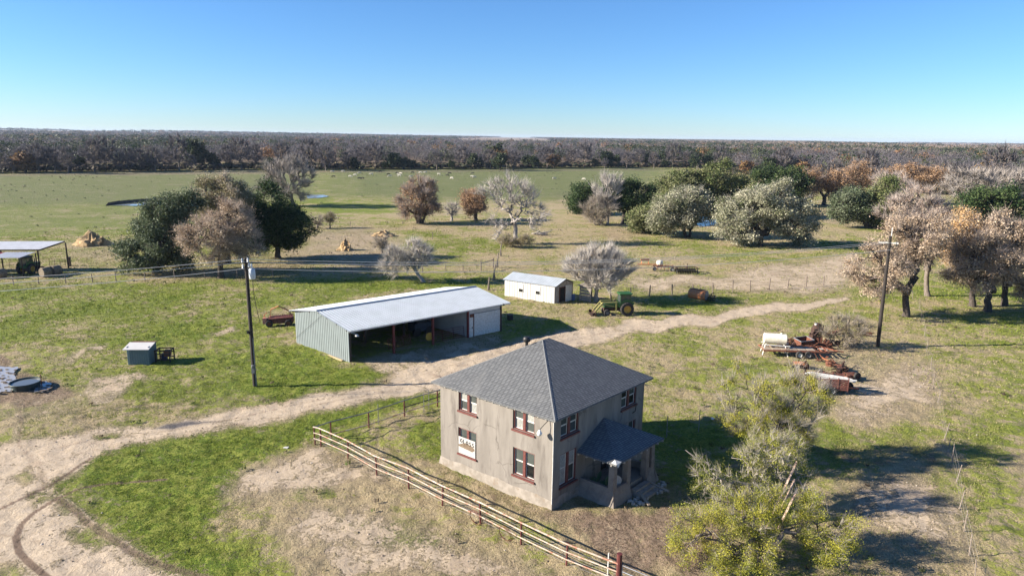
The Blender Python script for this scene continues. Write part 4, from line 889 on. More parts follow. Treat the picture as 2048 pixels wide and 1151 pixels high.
# orange tank on wheels with implement
t=thing('orange_tank','rusty orange cylindrical tank with a dark grey end lying by the post fence','tank',at(1396,600),R(-38))
m=MB(); m.lathe([(.70,-1.3),(.72,-1.2),(.72,1.2),(.70,1.25)],(0,0,.85),axis='x',n=24); m.build('tank_shell',ORNG,t,smooth=True); m=MB(); m.lathe([(0,1.36),(.4,1.33),(.72,1.24)],(0,0,.85),axis='x',n=24); m.build('tank_end',GREYM,t,smooth=True)
m=MB(); m.slab([(-1.1,-.2,1.6),(.9,-.2,1.6),(.9,.4,1.58),(-1.1,.4,1.58)],.04); m.build('rusty_patch',RUST,t); m=MB(); m.beam((-1.2,-.7,.2),(1.3,-.7,.2),.1,.1); m.beam((-1.2,.7,.2),(1.3,.7,.2),.1,.1); m.build('skid',CREAM,t)
def harrow(label,loc,rz,nd,s=1.):
    t=thing('disc_harrow',label,'implement',loc,rz); m=MB()
    for y in(-.7,.7): m.beam((-nd*.14*s,y*s,.75*s),(nd*.14*s,y*s,.75*s),.1,.12)
    for k in (-1,0,1): m.beam((k*nd*.12*s,-.8*s,.85*s),(k*nd*.12*s,.8*s,.8*s),.1,.12)
    m.tube([(0,-.5,.8*s),(.2,-.2,1.35*s),(.4,.4,1.2*s)],.06,5); m.build('frame',DRUST,t)
    for y in(-.7,.7):
        m=MB()
        for k in range(nd): x=(-nd/2+k+.5)*.26*s; m.lathe([(0,-.05*s),(.33*s,0),(.30*s,.02)],(x,y*s,.33*s),axis='x',n=14)
        m.tube([(-nd*.13*s,y*s,.33*s),(nd*.13*s,y*s,.33*s)],.03,5); m.build('discs',BLACKM,t)
    return t
harrow('small dark disc implement standing against the grey end of the orange tank',at(1420,601),R(-20),6,.85)
harrow('large dark disc harrow at the right end of the far junk row',at(1371,545),R(4),13,1.15)
t=thing('junk_cultivator','rust-brown cultivator with pale wheels in the middle of the far junk row','implement',at(1326,541),R(-6)); m=MB()
for k in range(6): m.beam((-1.6+k*.6,-.3,.2),(-1.4+k*.6,.5,1.0),.1,.12)
m.beam((-1.8,0,.8),(1.9,.1,.8),.12,.15); m.build('frame',RUST,t); wheel(t,-1.5,-.5,.35,.2,GREYM); wheel(t,1.5,-.5,.35,.2,WHITEP)
t=thing('junk_implement','small orange steel frame at the left end of the far junk row','implement',at(1290,529),R(5)); m=MB()
for x in(-.7,.7): m.beam((x,0,0),(x*.8,.2,1.),.12,.12)
m.beam((-.8,.2,.95),(.8,.2,.95),.25,.3); m.beam((-1.4,0,.1),(2.2,-.3,.1),.2,.15); m.build('bars',ORNG,t)
t=thing('white_pod_tank','little white rounded tank in the far junk row','tank',at(1319,533),0); m=MB(); m.lathe([(0,.35),(.5,.4),(.62,.75),(.5,1.1),(.2,1.25),(0,1.27)],n=18); m.build('tank_shell',WTANK,t,smooth=True); m=MB(); m.box(-.5,-.4,0,.5,.4,.4); m.build('skid',RUST,t)
for i,(u,v) in enumerate(((572,896),(1425,838))):
    m=MB(); m.slab([(-.2,-.08,.06),(.15,-.14,.03),(.2,.07,.07),(-.12,.13,.03)],.05); o=m.build('litter_sack',WHITEP); o.location=at(u,v,.05); o.rotation_euler=(0,0,i*1.2); tag(o,['crumpled white sack lying left of the pipe fence corner','flat white scrap lying in the grass near the steel stakes right of the farmhouse'][i],'litter')
# broken old feeder under the dead tree
MUDW=water('muddy_film',(.30,.295,.29),.12)
# ponds and mud water
WS=water('pond_mirror',(.26,.30,.34),.08)
pool('pond_water',[(612,393),(620,390),(648,390),(658,393),(640,396),(616,397)],40,.12,.04,WS); pool('pond_water',[(225,411),(250,408.5),(310,404),(345,404),(330,408),(270,412)],40,.12,.04,WS); pool('pond_water',[(1385,440),(1400,434),(1432,434),(1442,440),(1436,452),(1398,454)],40,.12,.05,WS)
pool('mud_water',[(-60,738),(20,734),(42,735),(30,745),(36,757),(22,765),(24,785),(-60,792)],70,.09,.10,MUDW); pool('mud_water',[(70,765),(88,763),(104,769),(100,779),(84,785),(70,784)],40,.09,.12,MUDW)
rr=random.Random(2); m=MB()
for k in range(60):
    u,v=(rr.uniform(-20,34),rr.uniform(740,788)) if k<42 else (rr.uniform(72,104),rr.uniform(764,784)); x,y=G(u,v); s=rr.uniform(.05,.22)
    pts=[(x+s*rr.uniform(.6,1.5)*math.cos(a),y+s*rr.uniform(.5,1)*math.sin(a),.10+rr.uniform(.02,.06)) for a in(0,1,2.1,3.1,4.2,5.2)]; m.slab(pts,.08)
o=m.build('mud_clods',mat('wet_mud',(.11,.085,.065),(.16,.125,.095),4,.7)); tag(o,kind='stuff')
m=MB(); rr=random.Random(4)
bp=[(u,v) for u,v in ((215,411),(235,408),(258,405.5),(285,403.5),(312,402),(345,401.5))]
for (a,b) in zip(bp[:-1],bp[1:]):
    pa=Vector((*G(*a),0));pb=Vector((*G(*b),0)); m.add([pa+Vector((0,-1.2,0)),pb+Vector((0,-1.2,0)),pb+Vector((0,.5,1.0)),pa+Vector((0,.5,.9)),pb+Vector((0,4,0)),pa+Vector((0,4,0))],[(0,1,2,3),(3,2,4,5)])
o=m.build('pond_bank',mat('dark_bank_soil',(.07,.05,.04),(.11,.08,.06),.8,.95)); o['kind']='structure'
# ------------------------------------------------------------------ utility poles, wires and fences
POLE=mat('creosote_pole',(.022,.018,.016),(.035,.028,.024),3,.85,stretch=(4,4,.5)); CERAM=mat('pale_porcelain',(.62,.64,.66),(.5,.52,.55),6,.3); CAN=mat('transformer_grey',(.50,.54,.58),(.42,.46,.5),3,.45,.2)
WIRE=mat('bare_aluminium_wire',(.55,.55,.55),(.45,.45,.45),2,.4,.3); FPOST=mat('grey_fence_post',(.22,.18,.15),(.13,.105,.085),5,.9); PALEP=mat('pale_cedar_post',(.25,.21,.175),(.16,.13,.11),5,.9); STEELT=mat('steel_tpost',(.12,.12,.11),(.30,.29,.27),9,.6); FWIRE=mat('fence_wire',(.20,.18,.16),(.28,.26,.24),3,.6)
pl=Vector(at(510,772)); pr_=Vector(at(1755,693)); HL,HR=11.9,12.5
t=thing('utility_pole','black utility pole with white insulators and a grey transformer on the left lawn','utility pole',pl)
m=MB(); m.tube([(0,0,-.2),(0,0,HL*.5),(0,0,HL)],[.19,.165,.135],10); m.build('pole',POLE,t)
m=MB(); m.tube([(.17,-.12,0),(.15,-.1,4.6)],.05,6); m.build('conduit',GREYM,t)
m=MB(); m.lathe([(0,-.55),(.24,-.52),(.27,-.4),(.27,.32),(.22,.4),(.1,.44),(.07,.62),(.09,.66),(.05,.85),(0,.86)],(.52,-.12,HL-1.35),n=16); m.build('transformer',CAN,t,smooth=True)
for i,(x,z) in enumerate(((-.28,.05),(-.25,-.45),(.22,.1),(.3,-.35))):
    m=MB(); m.lathe([(.03,-.2),(.10,-.16),(.05,-.06),(.11,-.02),(.05,.08),(.09,.12),(.03,.2)],(x,-.1,HL-.3+z),n=10); m.tube([(0,0,HL-.35+z),(x,-.1,HL-.4+z)],.03,5); m.build('insulator',CERAM,t,smooth=True)
m=MB(); m.box(-.1,-.32,1.35,.16,-.17,1.85); m.lathe([(.11,-.05),(.13,.0),(.13,.2),(.1,.22)],(.02,-.25,1.9),n=10); m.build('meter_box',GREYM,t); m=MB(); m.box(-.32,-.2,5.0,-.14,-.05,5.3); m.build('lamp',BLACKM,t)
m=MB(); m.tube([(.5,-.1,HL-2),(.55,-.05,HL-3.6),(.75,0,HL-5.2),(.85,.1,HL-6)],.025,5); m.build('drop_cable',BLACKM,t)
t=thing('utility_pole','tall black utility pole with one short white crossarm left of the right-hand oaks','utility pole',pr_); t.rotation_euler=(0,R(-.9),0)
m=MB(); m.tube([(0,0,-.2),(0,0,6),(0,0,HR)],[.21,.185,.15],10); m.build('pole',POLE,t); m=MB(); m.beam((-.95,.45,HR-.75),(.75,-.4,HR-.75),.12,.14); m.build('crossarm',WHITEP,t)
m=MB(); m.tube([(.12,0,HR-.1),(.12,0,HR+.9)],.035,6); m.build('pin',CERAM,t)
# weeds for each conductor: off-frame pole to the left, on to the right pole
ends_l=[Vector((-88,43.5,HL-.2)),Vector((-88,43.,HL-.9)),Vector((-88.3,43.5,HL-1.7))]
ends_r=[pr_+Vector((.0,.3,HR-.62)),pr_+Vector((.5,-.3,HR-.62)),pr_+Vector((-.05,-.2,HR-1.5))]
for i,z in enumerate((.0,-.25,-.85)):
    mid=pl+Vector((-.05 if i!=1 else .1,-.1,HL+z-.12)); m=MB(); pts=[]
    for a,b,s in ((ends_l[i],mid,1.3),(mid,ends_r[i],1.1)):
        for k in range(24 if s>1.2 else 25): f=k/24; p=a.lerp(b,f); p.z-=s*4*f*(1-f); pts.append(p)
    m.tube(pts,.022,4,cap=False); o=m.build('power_wire',WIRE); tag(o,['uppermost power wire strung between the two black poles','middle power wire strung between the two black poles','lowest power wire strung between the two black poles'][i],'wire','power wires on the black poles')
def fence(name,label,pts,h,postm,r=.06,wires=4,top=None,lean=0.,ptn='post',seed=1,wm=None,cat='fence',thin=()):
    P=[Vector((*G(*p),0)) if not isinstance(p,Vector) else p for p in pts]; t=thing(name,label,cat,P[0]); rr=random.Random(seed)
    pm=[]
    for v in range(2):
        m=MB(); m.tube([(0,0,-.1),(0,0,h*(1+.06*v))],[r,r*.85],6); me=m.build(ptn,postm,t); pm.append(me)
    tops=[]
    for i,p in enumerate(P):
        o=pm[i] if i<2 else pm[i%2].copy()
        if i>=2: COL.objects.link(o); o.parent=t
        o.location=p-P[0]; o.rotation_euler=(rr.uniform(-1,1)*lean,rr.uniform(-1,1)*lean,rr.uniform(0,6)); s=rr.uniform(.9,1.1); o.scale=(1.,1.,s)
    for k in range(wires):
        m=MB(); z=h*(.25+.7*k/max(1,wires-1)); m.tube([q-P[0]+Vector((0,0,z+rr.uniform(-.03,.03))) for q in P],.006,3,cap=False); m.build('wire',wm or FWIRE,t)
    return t
def interp(pts,d):
    out=[]
    P=[Vector((*G(*p),0)) for p in pts]
    for a,b in zip(P[:-1],P[1:]):
        n=max(1,round((b-a).length/d)); out+=[a.lerp(b,k/n) for k in range(n)]
    return out+[P[-1]]
fence('wire_fence','wire fence on weathered posts along the back of the left lawn',[(-20,574),(28,571),(78,569),(132,567),(185,564),(232,562),(290,561),(350,559),(410,557),(475,554),(546,554),(626,550),(668,549),(705,549),(742,547),(785,546),(845,545),(892,543),(926,541),(962,541)],1.25,FPOST,.07,4,lean=.06,seed=3)
t=thing('fence_brace','grey wooden H-shaped fence brace left of the white shed','fence',at(962,541)); e2=Vector(at(987,535))-Vector(at(962,541))
for q in(Vector(),e2): m=MB(); m.tube([q,q+Vector((0,0,1.7))],.10,7); m.build('post',FPOST,t)
m=MB(); m.tube([Vector((0,0,1.3)),e2+Vector((0,0,1.4))],.07,6); m.build('rail',FPOST,t)
for i,(u,v,v2,du,lab) in enumerate(((976,580,553,3,'thick leaning grey post, closest to the white shed'),(986,560,528,5,'crooked grey post midway behind the white shed'),(993,535,505,4,'slanted grey post below the dead tree'),(1000,512,485,3,'thin pale leaning post nearest the dead tree'))):
    X,Y=G(u,v); q=atY(u+du,v2,Y); m=MB(); m.tube([(X,Y,-.1),q],[.13,.09],7); m.tube([(X+.3,Y+.2,-.1),(q[0]-.2,q[1],q[2]*.8)],[.07,.05],6); o=m.build('old_post',PALEP if i else FPOST); tag(o,lab,'post','leaning posts behind the shed')
fence('post_fence','row of grey wooden posts and wire running right from the bare round tree',[(1183,596),(1220,595),(1261,594),(1299,592),(1344,590),(1385,588),(1425,586),(1465,584),(1500,581),(1538,579),(1575,576),(1612,573),(1647,570)],1.55,FPOST,.10,3,lean=.05,seed=5)
fence('wire_fence','sagging wire fence of pale cedar stakes down the right side',[(1800,560),(1825,600),(1838,618),(1842,640),(1848,672),(1852,706),(1862,738),(1866,775),(1875,805),(1888,880),(1895,905),(1904,925),(1912,965),(1919,1016),(1928,1062),(1938,1110),(1950,1160)],1.3,PALEP,.035,3,lean=.14,seed=8)
fence('wire_fence','thin distant fence of dark stakes across the pasture edge',interp([(640,452),(760,450),(850,447),(1000,446)],7.),1.1,FPOST,.07,3,lean=.04,seed=9)
fence('stake_fence','three thin steel stakes and a wire standing right of the farmhouse',[(1333,872),(1397,862),(1447,852)],1.75,STEELT,.035,2,seed=11)
for i,(u,v,h) in enumerate(((1005,482,0),(865,478,1.6),(1480,600,0))):
    if not h: continue
    m=MB(); m.tube([(0,0,-.1),(0,0,h)],.07,6); o=m.build('stub_post',FPOST); o.location=at(u,v); tag(o,'lone grey stub post in the short pasture beyond the leaning bare tree','post')
# pipe fence round the house yard
WPIPE=mat('rusty_white_pipe',(.42,.36,.30),(.35,.24,.17),3,.5,stain=(.30,.12,.07),sscale=3.0,slo=.46,shi=.66); RPOST=mat('red_brown_pipe',(.12,.030,.028),(.08,.024,.022),5,.6)
fp=[(630.5,888),(642,891),(696,915),(753.5,949),(817.5,974),(885,1010),(961,1045),(1042,1088),(1132.6,1132),(1236,1174)]
P=[Vector(at(*q)) for q in fp]; t=thing('pipe_fence','three-rail white pipe fence on dark red posts in front of the farmhouse','fence',P[0])
m=MB(); m.tube([(0,0,-.1),(0,0,1.42)],.055,8); p0=m.build('post',RPOST,t); 
for i,p in enumerate(P[:-1]):
    o=p0 if i==0 else p0.copy()
    if i: COL.objects.link(o); o.parent=t
    o.location=p-P[0]; o.rotation_euler=(0,R((i%3-1)*1.5),0)
m=MB(); m.tube([(0,0,-.1),(0,0,1.95)],.14,10); o=m.build('post',RPOST,t); o.location=P[-1]-P[0]; o['label']='thick red gate post'
for k,z in enumerate((1.42,.95,.5)):
    m=MB(); off=Vector((-.07,-.06,0)); m.tube([p-P[0]+off+Vector((0,0,z+.015*math.sin(i*2+k))) for i,p in enumerate(P)],.048 if k==0 else .038,7); m.build('rail',WPIPE,t)
for k in range(6):
    m=MB(); m.tube([p-P[0]+Vector((.06,.06,.15+k*.17)) for p in P],.009,3,cap=False); m.build('wire',FWIRE,t)
q=P[-1]; t=thing('yard_gate','grey pipe gate running off from the thick red post at the bottom edge','gate',q); m=MB()
for z in(.3,.65,1.0,1.35): m.tube([(.15,-.1,z),(2.6,-1.9,z)],.03,6)
m.build('rail',GREYM,t); m=MB(); m.tube([(.15,-.1,.2),(.15,-.1,1.4)],.03,6); m.build('upright',GREYM,t); m=MB(); m.tube([(-.5,.35,.2),(-.5,.35,1.75)],.04,6); m.build('chain_post',WHITEP,t)
fp=[(662.5,877),(738,857),(809,832),(875,811)]; P2=[P[0]]+[Vector(at(*q)) for q in fp]; P2.append(P2[-1]+(P2[-1]-P2[-2])*.7)
t=thing('pipe_fence','two-rail pipe fence from the yard corner back to the farmhouse','fence',P[0]); m=MB(); m.tube([(0,0,-.1),(0,0,1.4)],.055,8); p0=m.build('post',RPOST,t)
for i,p in enumerate(P2[1:]):
    o=p0 if i==0 else p0.copy()
    if i: COL.objects.link(o); o.parent=t
    o.location=p-P[0]
for z,a,mm in((1.4,0,GREYM),(.38,0,WPIPE),(.8,3,BLACKM)): m=MB(); m.tube([p-P[0]+Vector((0,-.05,z)) for p in P2[a:]],.042,7); m.build('rail',mm,t)
for i,(u,v) in enumerate(((757,849),(848,824),(858,818))):
    m=MB(); m.tube([(0,0,-.1),(0,0,1.75)],.03,5); o=m.build('steel_stake',STEELT); o.location=at(u,v); tag(o,['dark steel stake mid-way along the two-rail fence','dark steel stake near the farmhouse end of the two-rail fence, left of a pair','dark steel stake near the farmhouse end of the two-rail fence, right of a pair'][i],'stake','steel stakes by the two-rail fence')
for i,(u,v) in enumerate(((957,1046),(1016,1078))):
    m=MB(); 
    for k in range(4): rr_=.42+.03*k; m.tube([(rr_*math.cos(a),.03*k,.45+rr_*math.sin(a)) for a in [j*2*math.pi/24 for j in range(25)]],.012,4,cap=False)
    o=m.build('wire_coil',RUST); d=(P[8]-P[5]); o.location=Vector(at(u,v))+Vector((-.12,-.1,0)); o.rotation_euler=(R(12),0,math.atan2(d.y,d.x)); tag(o,['rusty wire coil hung on the pipe fence below the lower front window','rusty wire coil hung on the pipe fence nearer the house corner'][i],'wire coil')
# ------------------------------------------------------------------ trees
LEAF=leaf_material('tree_leaves',.22,.6); TWIGM=leaf_material('bare_twigs',0,.85)
BARKD=mat('dark_oak_bark',(.085,.07,.06),(.045,.036,.03),3,.95,bump=.6,bscale=14,stretch=(3,3,.6)); BARKP=mat('pale_bark',(.40,.36,.32),(.24,.21,.19),3,.9,bump=.4,bscale=12,stretch=(3,3,.6)); BARKM=mat('brown_grey_bark',(.20,.165,.14),(.11,.09,.075),3,.95,bump=.5,bscale=12,stretch=(3,3,.6))
class Grow:
    def __init__(s,seed):
        s.g=np.random.default_rng(seed); s.V=[];s.Fq=[];s.n=0;s.tips=[];s.segs=[]
    def tube(s,pts,rad):
        pts=np.asarray(pts); rad=np.asarray(rad); k=5 if rad[0]>.12 else 4 if rad[0]>.05 else 3; n=len(pts)
        d=np.gradient(pts,axis=0); d/=np.linalg.norm(d,axis=1)[:,None]+1e-9
        u=np.where(np.abs(d[:,2:3])<.9,np.array([[0,0,1.]]),np.array([[1.,0,0]])); a=np.cross(d,u); a/=np.linalg.norm(a,axis=1)[:,None]+1e-9; b=np.cross(a,d)
        t=np.arange(k)*2*math.pi/k
        ring=pts[:,None]+ (a[:,None]*np.cos(t)[None,:,None]+b[:,None]*np.sin(t)[None,:,None])*rad[:,None,None]
        s.V.append(ring.reshape(-1,3)); i=np.arange((n-1)*k).reshape(n-1,k); j=np.roll(i,-1,1); s.Fq.append(np.stack([i,j,j+k,i+k],-1).reshape(-1,4)+s.n); s.n+=n*k
    def limb(s,p,q,r0,r1,wig,bend=None):
        L=np.linalg.norm(q-p); n=max(3,min(8,int(L/1.1)+2)); t=np.linspace(0,1,n)[:,None]
        pts=p+(q-p)*t
        if bend is not None: pts=pts+bend*(np.sin(t*math.pi))*L*.18
        pts[1:-1]+=s.g.normal(0,wig*L/n,(n-2,3)); s.tube(pts,np.linspace(r0,r1,n)); return pts
    def branch(s,p,dirn,pts,rmin,ex,wig,pull,depth=0):
        n=len(pts)
        if n<=2 or depth>12:
            for q in pts:
                bend=s.g.normal(0,.6,3); pp=s.limb(p,q,rmin*1.25,rmin*.45,wig,bend); s.tips.append((q,(q-pp[-2])/(np.linalg.norm(q-pp[-2])+1e-6))); s.segs.append((p,q))
            return
        k=3 if n>14 and s.g.random()<.45 else 2
        c=pts[s.g.choice(n,k,replace=False)]
        for _ in range(3):
            lab=np.argmin(((pts[:,None]-c[None])**2).sum(-1),1)
            c=np.array([pts[lab==i].mean(0) if (lab==i).any() else c[i] for i in range(k)])
        for i in range(k):
            sub=pts[lab==i]; m=len(sub)
            if m==0: continue
            t=(pull if depth else pull*.9)*(.8+.4*s.g.random()); e=p+(c[i]-p)*t; e=e+s.g.normal(0,.05*np.linalg.norm(c[i]-p),3)
            if m==n: e=p+(c[i]-p)*.5
            r0=rmin*(n**ex)*.86 if depth else rmin*(n**ex)*.8; r1=rmin*(m**ex)
            r0=min(r0,r1*1.35)
            s.limb(p,e,r0,r1,wig,s.g.normal(0,.5,3)+np.array([0,0,-.25 if depth<2 else .1])); s.branch(e,None,sub,rmin,ex,wig,pull,depth+1)
def rotv(g,n): 
    v=g.normal(size=(n,3)); return v/np.linalg.norm(v,axis=1)[:,None]
def leaf_quads(g,C,size,flat=.0):
    n=len(C); a=rotv(g,n); a[:,2]*=1-flat; b=np.cross(a,rotv(g,n)); b/=np.linalg.norm(b,axis=1)[:,None]+1e-9; a=a/(np.linalg.norm(a,axis=1)[:,None]+1e-9)
    s=size*(.55+.9*g.random((n,1))); a=a*s;b=b*s*.62
    return np.stack([C-a,C-b*.9,C+a,C+b],1).reshape(-1,3)
def twig_tris(g,C,Dr,length,width):
    n=len(C); L=length*(.5+g.random((n,1))); sd=np.cross(Dr,rotv(g,n)); sd/=np.linalg.norm(sd,axis=1)[:,None]+1e-9
    w=width*(.6+.8*g.random((n,1))); return np.stack([C-sd*w*.5,C+sd*w*.5,C+Dr*L],1).reshape(-1,3)
def pick(g,pal,n,jit=.25):
    pal=np.array(pal); return pal[g.integers(0,len(pal),n)]*(1+(g.random((n,1))-.5)*2*jit)
KINDS=dict(
 mesquite=dict(leaf=[(.30,.285,.032),(.23,.235,.03),(.36,.335,.05),(.17,.185,.032)],ls=.11,lsp=.42,twig=[(.40,.36,.31),(.28,.25,.21)],bark=BARKM,rmin=.022,ex=.45),
 brown_oak=dict(leaf=[(.31,.235,.165),(.38,.30,.22),(.25,.18,.12),(.41,.335,.255)],ls=.20,lsp=.75,twig=[(.40,.33,.28),(.30,.24,.20)],bark=BARKD,rmin=.04,ex=.47),
 orange_oak=dict(leaf=[(.37,.225,.10),(.41,.28,.145),(.33,.225,.125),(.42,.33,.23)],ls=.20,lsp=.75,twig=[(.46,.39,.34),(.36,.30,.26)],bark=BARKD,rmin=.045,ex=.47),
 pink_bare=dict(leaf=[(.34,.255,.20),(.28,.195,.145)],ls=.17,lsp=.6,twig=[(.48,.41,.36),(.40,.34,.30)],bark=BARKM,rmin=.045,ex=.43),
 silver_oak=dict(leaf=[(.27,.265,.185),(.35,.335,.25),(.20,.205,.125),(.10,.115,.055)],ls=.27,lsp=.95,twig=[(.36,.34,.28),(.42,.39,.33)],bark=BARKD,rmin=.05,ex=.46),
 green_oak=dict(leaf=[(.085,.105,.035),(.13,.145,.055),(.055,.075,.025),(.17,.175,.085)],ls=.30,lsp=1.,twig=[(.3,.27,.22)],bark=BARKD,rmin=.05,ex=.46),
 dark_oak=dict(leaf=[(.028,.052,.018),(.045,.072,.024),(.020,.038,.015),(.065,.092,.032)],ls=.30,lsp=1.,twig=[(.1,.09,.07)],bark=BARKD,rmin=.05,ex=.46),
 grey_live=dict(leaf=[(.10,.125,.07),(.135,.155,.10),(.06,.08,.04),(.075,.10,.05)],ls=.27,lsp=.9,twig=[(.2,.18,.15)],bark=BARKD,rmin=.05,ex=.46),
 pale_top=dict(leaf=[(.26,.225,.135),(.20,.18,.095),(.30,.25,.18),(.13,.13,.06)],ls=.25,lsp=.9,twig=[(.38,.33,.28)],bark=BARKD,rmin=.045,ex=.46),
 autumn=dict(leaf=[(.28,.175,.10),(.33,.215,.125),(.23,.15,.095)],ls=.24,lsp=.9,twig=[(.27,.22,.19),(.34,.29,.26)],bark=BARKD,rmin=.035,ex=.46),
 snag=dict(leaf=[(.27,.27,.045),(.19,.20,.035),(.14,.16,.03)],ls=.11,lsp=.45,twig=[(.46,.42,.36),(.36,.32,.27)],bark=BARKP,rmin=.028,ex=.44),
 bare=dict(leaf=[],twig=[(.48,.44,.39),(.38,.345,.31),(.55,.51,.46)],bark=BARKP,rmin=.03,ex=.45,ls=.2,lsp=.5),
 dead=dict(leaf=[],twig=[(.44,.405,.37),(.36,.33,.30)],bark=BARKP,rmin=.024,ex=.45,ls=.2,lsp=.5),
 grey_bare=dict(leaf=[],twig=[(.33,.295,.265),(.26,.235,.215),(.38,.34,.31)],bark=BARKM,rmin=.03,ex=.45,ls=.2,lsp=.5),
 brush=dict(leaf=[(.16,.14,.06),(.20,.17,.09)],ls=.13,lsp=.5,twig=[(.36,.32,.27),(.26,.22,.18)],bark=BARKM,rmin=.02,ex=.42))
TN=[0]
def tree(label,base,boxes,kind,npts=150,leaves=6000,twigs=1500,fork=None,tl=1.0,tw=None,trunk_r=None,wig=.5,shell=.5,pull=.45,cat='tree',name=None,group=None,forkpx=None,stems=1,up=.5,lsz=None,rz=1.):
    TN[0]+=1; g=np.random.default_rng(100+TN[0]); seedk=TN[0]*1.7; leaves=int(leaves*3.6); twigs=int(twigs*1.4); K=KINDS[kind]; Gx=Grow(200+TN[0]); bx,by=G(*base); dist=math.hypot(bx,by)
    B=[]
    for bb in boxes:
        u0,v0,u1,v1=bb[:4]; Y=by+(bb[4] if len(bb)>4 else 0.); uc,vc=(u0+u1)/2,(v0+v1)/2
        l=atY(u0,vc,Y);r=atY(u1,vc,Y);t=atY(uc,v0,Y);b_=atY(uc,v1,Y)
        rx=(r[0]-l[0])/2; rzz=(t[2]-b_[2])/2; c=np.array([(l[0]+r[0])/2-bx,Y-by,(t[2]+b_[2])/2]); B.append((c,np.array([rx,min(rx,max(rzz*1.1,rx*.8))*(.9 if len(bb)<6 else bb[5]),rzz])))
    vol=np.array([np.prod(b[1]) for b in B]); vol=vol**.75; vol/=vol.sum(); P=[]
    while len(P)<npts:
        c,rr=B[g.choice(len(B),p=vol)]; d=rotv(g,1)[0]; rad=g.random()**(1/3.)*(1-shell)+shell*(.82+.18*g.random()); q=c+d*rr*rad*(.86+.30*math.sin(4.3*d[0]+seedk)*math.sin(3.7*d[2]+1.3*seedk+2*d[1])+.26*(g.random()-.3))
        if q[2]<.35: continue
        P.append(q)
    P=np.array(P); top=P[:,2].max(); cz=P.mean(0)
    fk=fork if fork is not None else .22*top
    fp=np.array([cz[0]*.25,cz[1]*.25,fk])
    if forkpx: q=atY(*forkpx,by); fp=np.array([q[0]-bx,0,q[2]])
    nr=K['rmin']*dist_scale(dist); rT=trunk_r or nr*(npts**K['ex'])
    for s_ in range(stems):
        if stems==1: f=fp;o=np.zeros(3);Q=P
        else:
            a=2*math.pi*s_/stems; o=np.array([math.cos(a),math.sin(a)*.6,0])*(.35+.25*stems*.3); f=o*1.9+np.array([0,0,fk*(.8+.4*g.random())])+cz*np.array([.2,.2,0]); ang=np.arctan2(P[:,1]-cz[1],P[:,0]-cz[0]); kx=((ang-a+math.pi/stems)%(2*math.pi))<2*math.pi/stems; Q=P[kx]
            if len(Q)<3: continue
            Gx.tube(np.array([[0,0,-.1],[0,0,.12],o*.6+[0,0,.15],o+[0,0,.2]]),np.array([rT*.8,rT*.75,rT*.6,rT*.5]))
        r0=rT*(1. if stems==1 else stems**-.5)
        pts=np.array([o+(f-o)*t for t in np.linspace(0,1,5)]); pts[1:4]+=g.normal(0,.03*fk,(3,3)); pts[0,2]=-.15
        Gx.tube(pts,np.array([r0*1.45,r0*1.1,r0,r0*.97,r0*.95])); Gx.branch(f,None,Q,nr,K['ex'],wig,pull)
    t=thing(name or 'tree',label,cat,(bx,by,0),0,group)
    np_mesh('trunk',np.concatenate(Gx.V),np.concatenate(Gx.Fq),K['bark'],parent=t,smooth=True)
    tip=np.array([q for q,_ in Gx.tips]); td=np.array([d for _,d in Gx.tips]); sg=np.array(Gx.segs); nt_=len(tip)
    VV=[];CC=[];FF=[];n0=0
    if K['leaf'] and leaves:
        okt=np.nonzero(g.random(nt_)<.62)[0]; ci=okt[g.integers(0,len(okt),leaves)]; sp=K['lsp']*max(1,dist_scale(dist)); f=g.random((leaves,1))**.6
        C=sg[ci,0]+(sg[ci,1]-sg[ci,0])*(.35+.75*f)+g.normal(0,sp*.5,(leaves,3))*np.array([1,1,.75])
        C[:,2]=np.maximum(C[:,2],.15)
        ls=(lsz or K['ls'])*.40*dist_scale(dist); Vq=leaf_quads(g,C,ls,.25); pc=pick(g,K['leaf'],nt_,.10)
        cl=np.where(g.random((leaves,1))<.65,pc[ci],pick(g,K['leaf'],leaves,.2)); cl=cl*1.2*(1+(g.random((leaves,1))-.5)*.24)
        VV.append(Vq);CC.append(np.repeat(cl,4,0)); q=np.arange(leaves*4).reshape(-1,4); FF.append(np.concatenate([q[:,[0,1,2]],q[:,[0,2,3]]])); n0=leaves*4
    if twigs:
        ci=g.integers(0,nt_,twigs); f=g.random((twigs,1)); C=sg[ci,0]+(sg[ci,1]-sg[ci,0])*(.3+.75*f)
        out=C-(cz*np.array([1,1,.75])); out/=np.linalg.norm(out,axis=1)[:,None]+1e-6
        Dr=out*.7+rotv(g,twigs)*.85+np.array([0,0,up]); Dr/=np.linalg.norm(Dr,axis=1)[:,None]
        Vt=twig_tris(g,C,Dr,tl,(tw or .055*dist_scale(dist))*.8); VV.append(Vt); CC.append(np.repeat(pick(g,K['twig'],twigs,.2),3,0)); FF.append(np.arange(twigs*3).reshape(-1,3)+n0)
    np_mesh('crown',np.concatenate(VV),np.concatenate(FF),LEAF if K['leaf'] else TWIGM,np.concatenate(CC),parent=t)
    return t
def dist_scale(d): return max(.75,min(2.2,(d/75.)**.6))
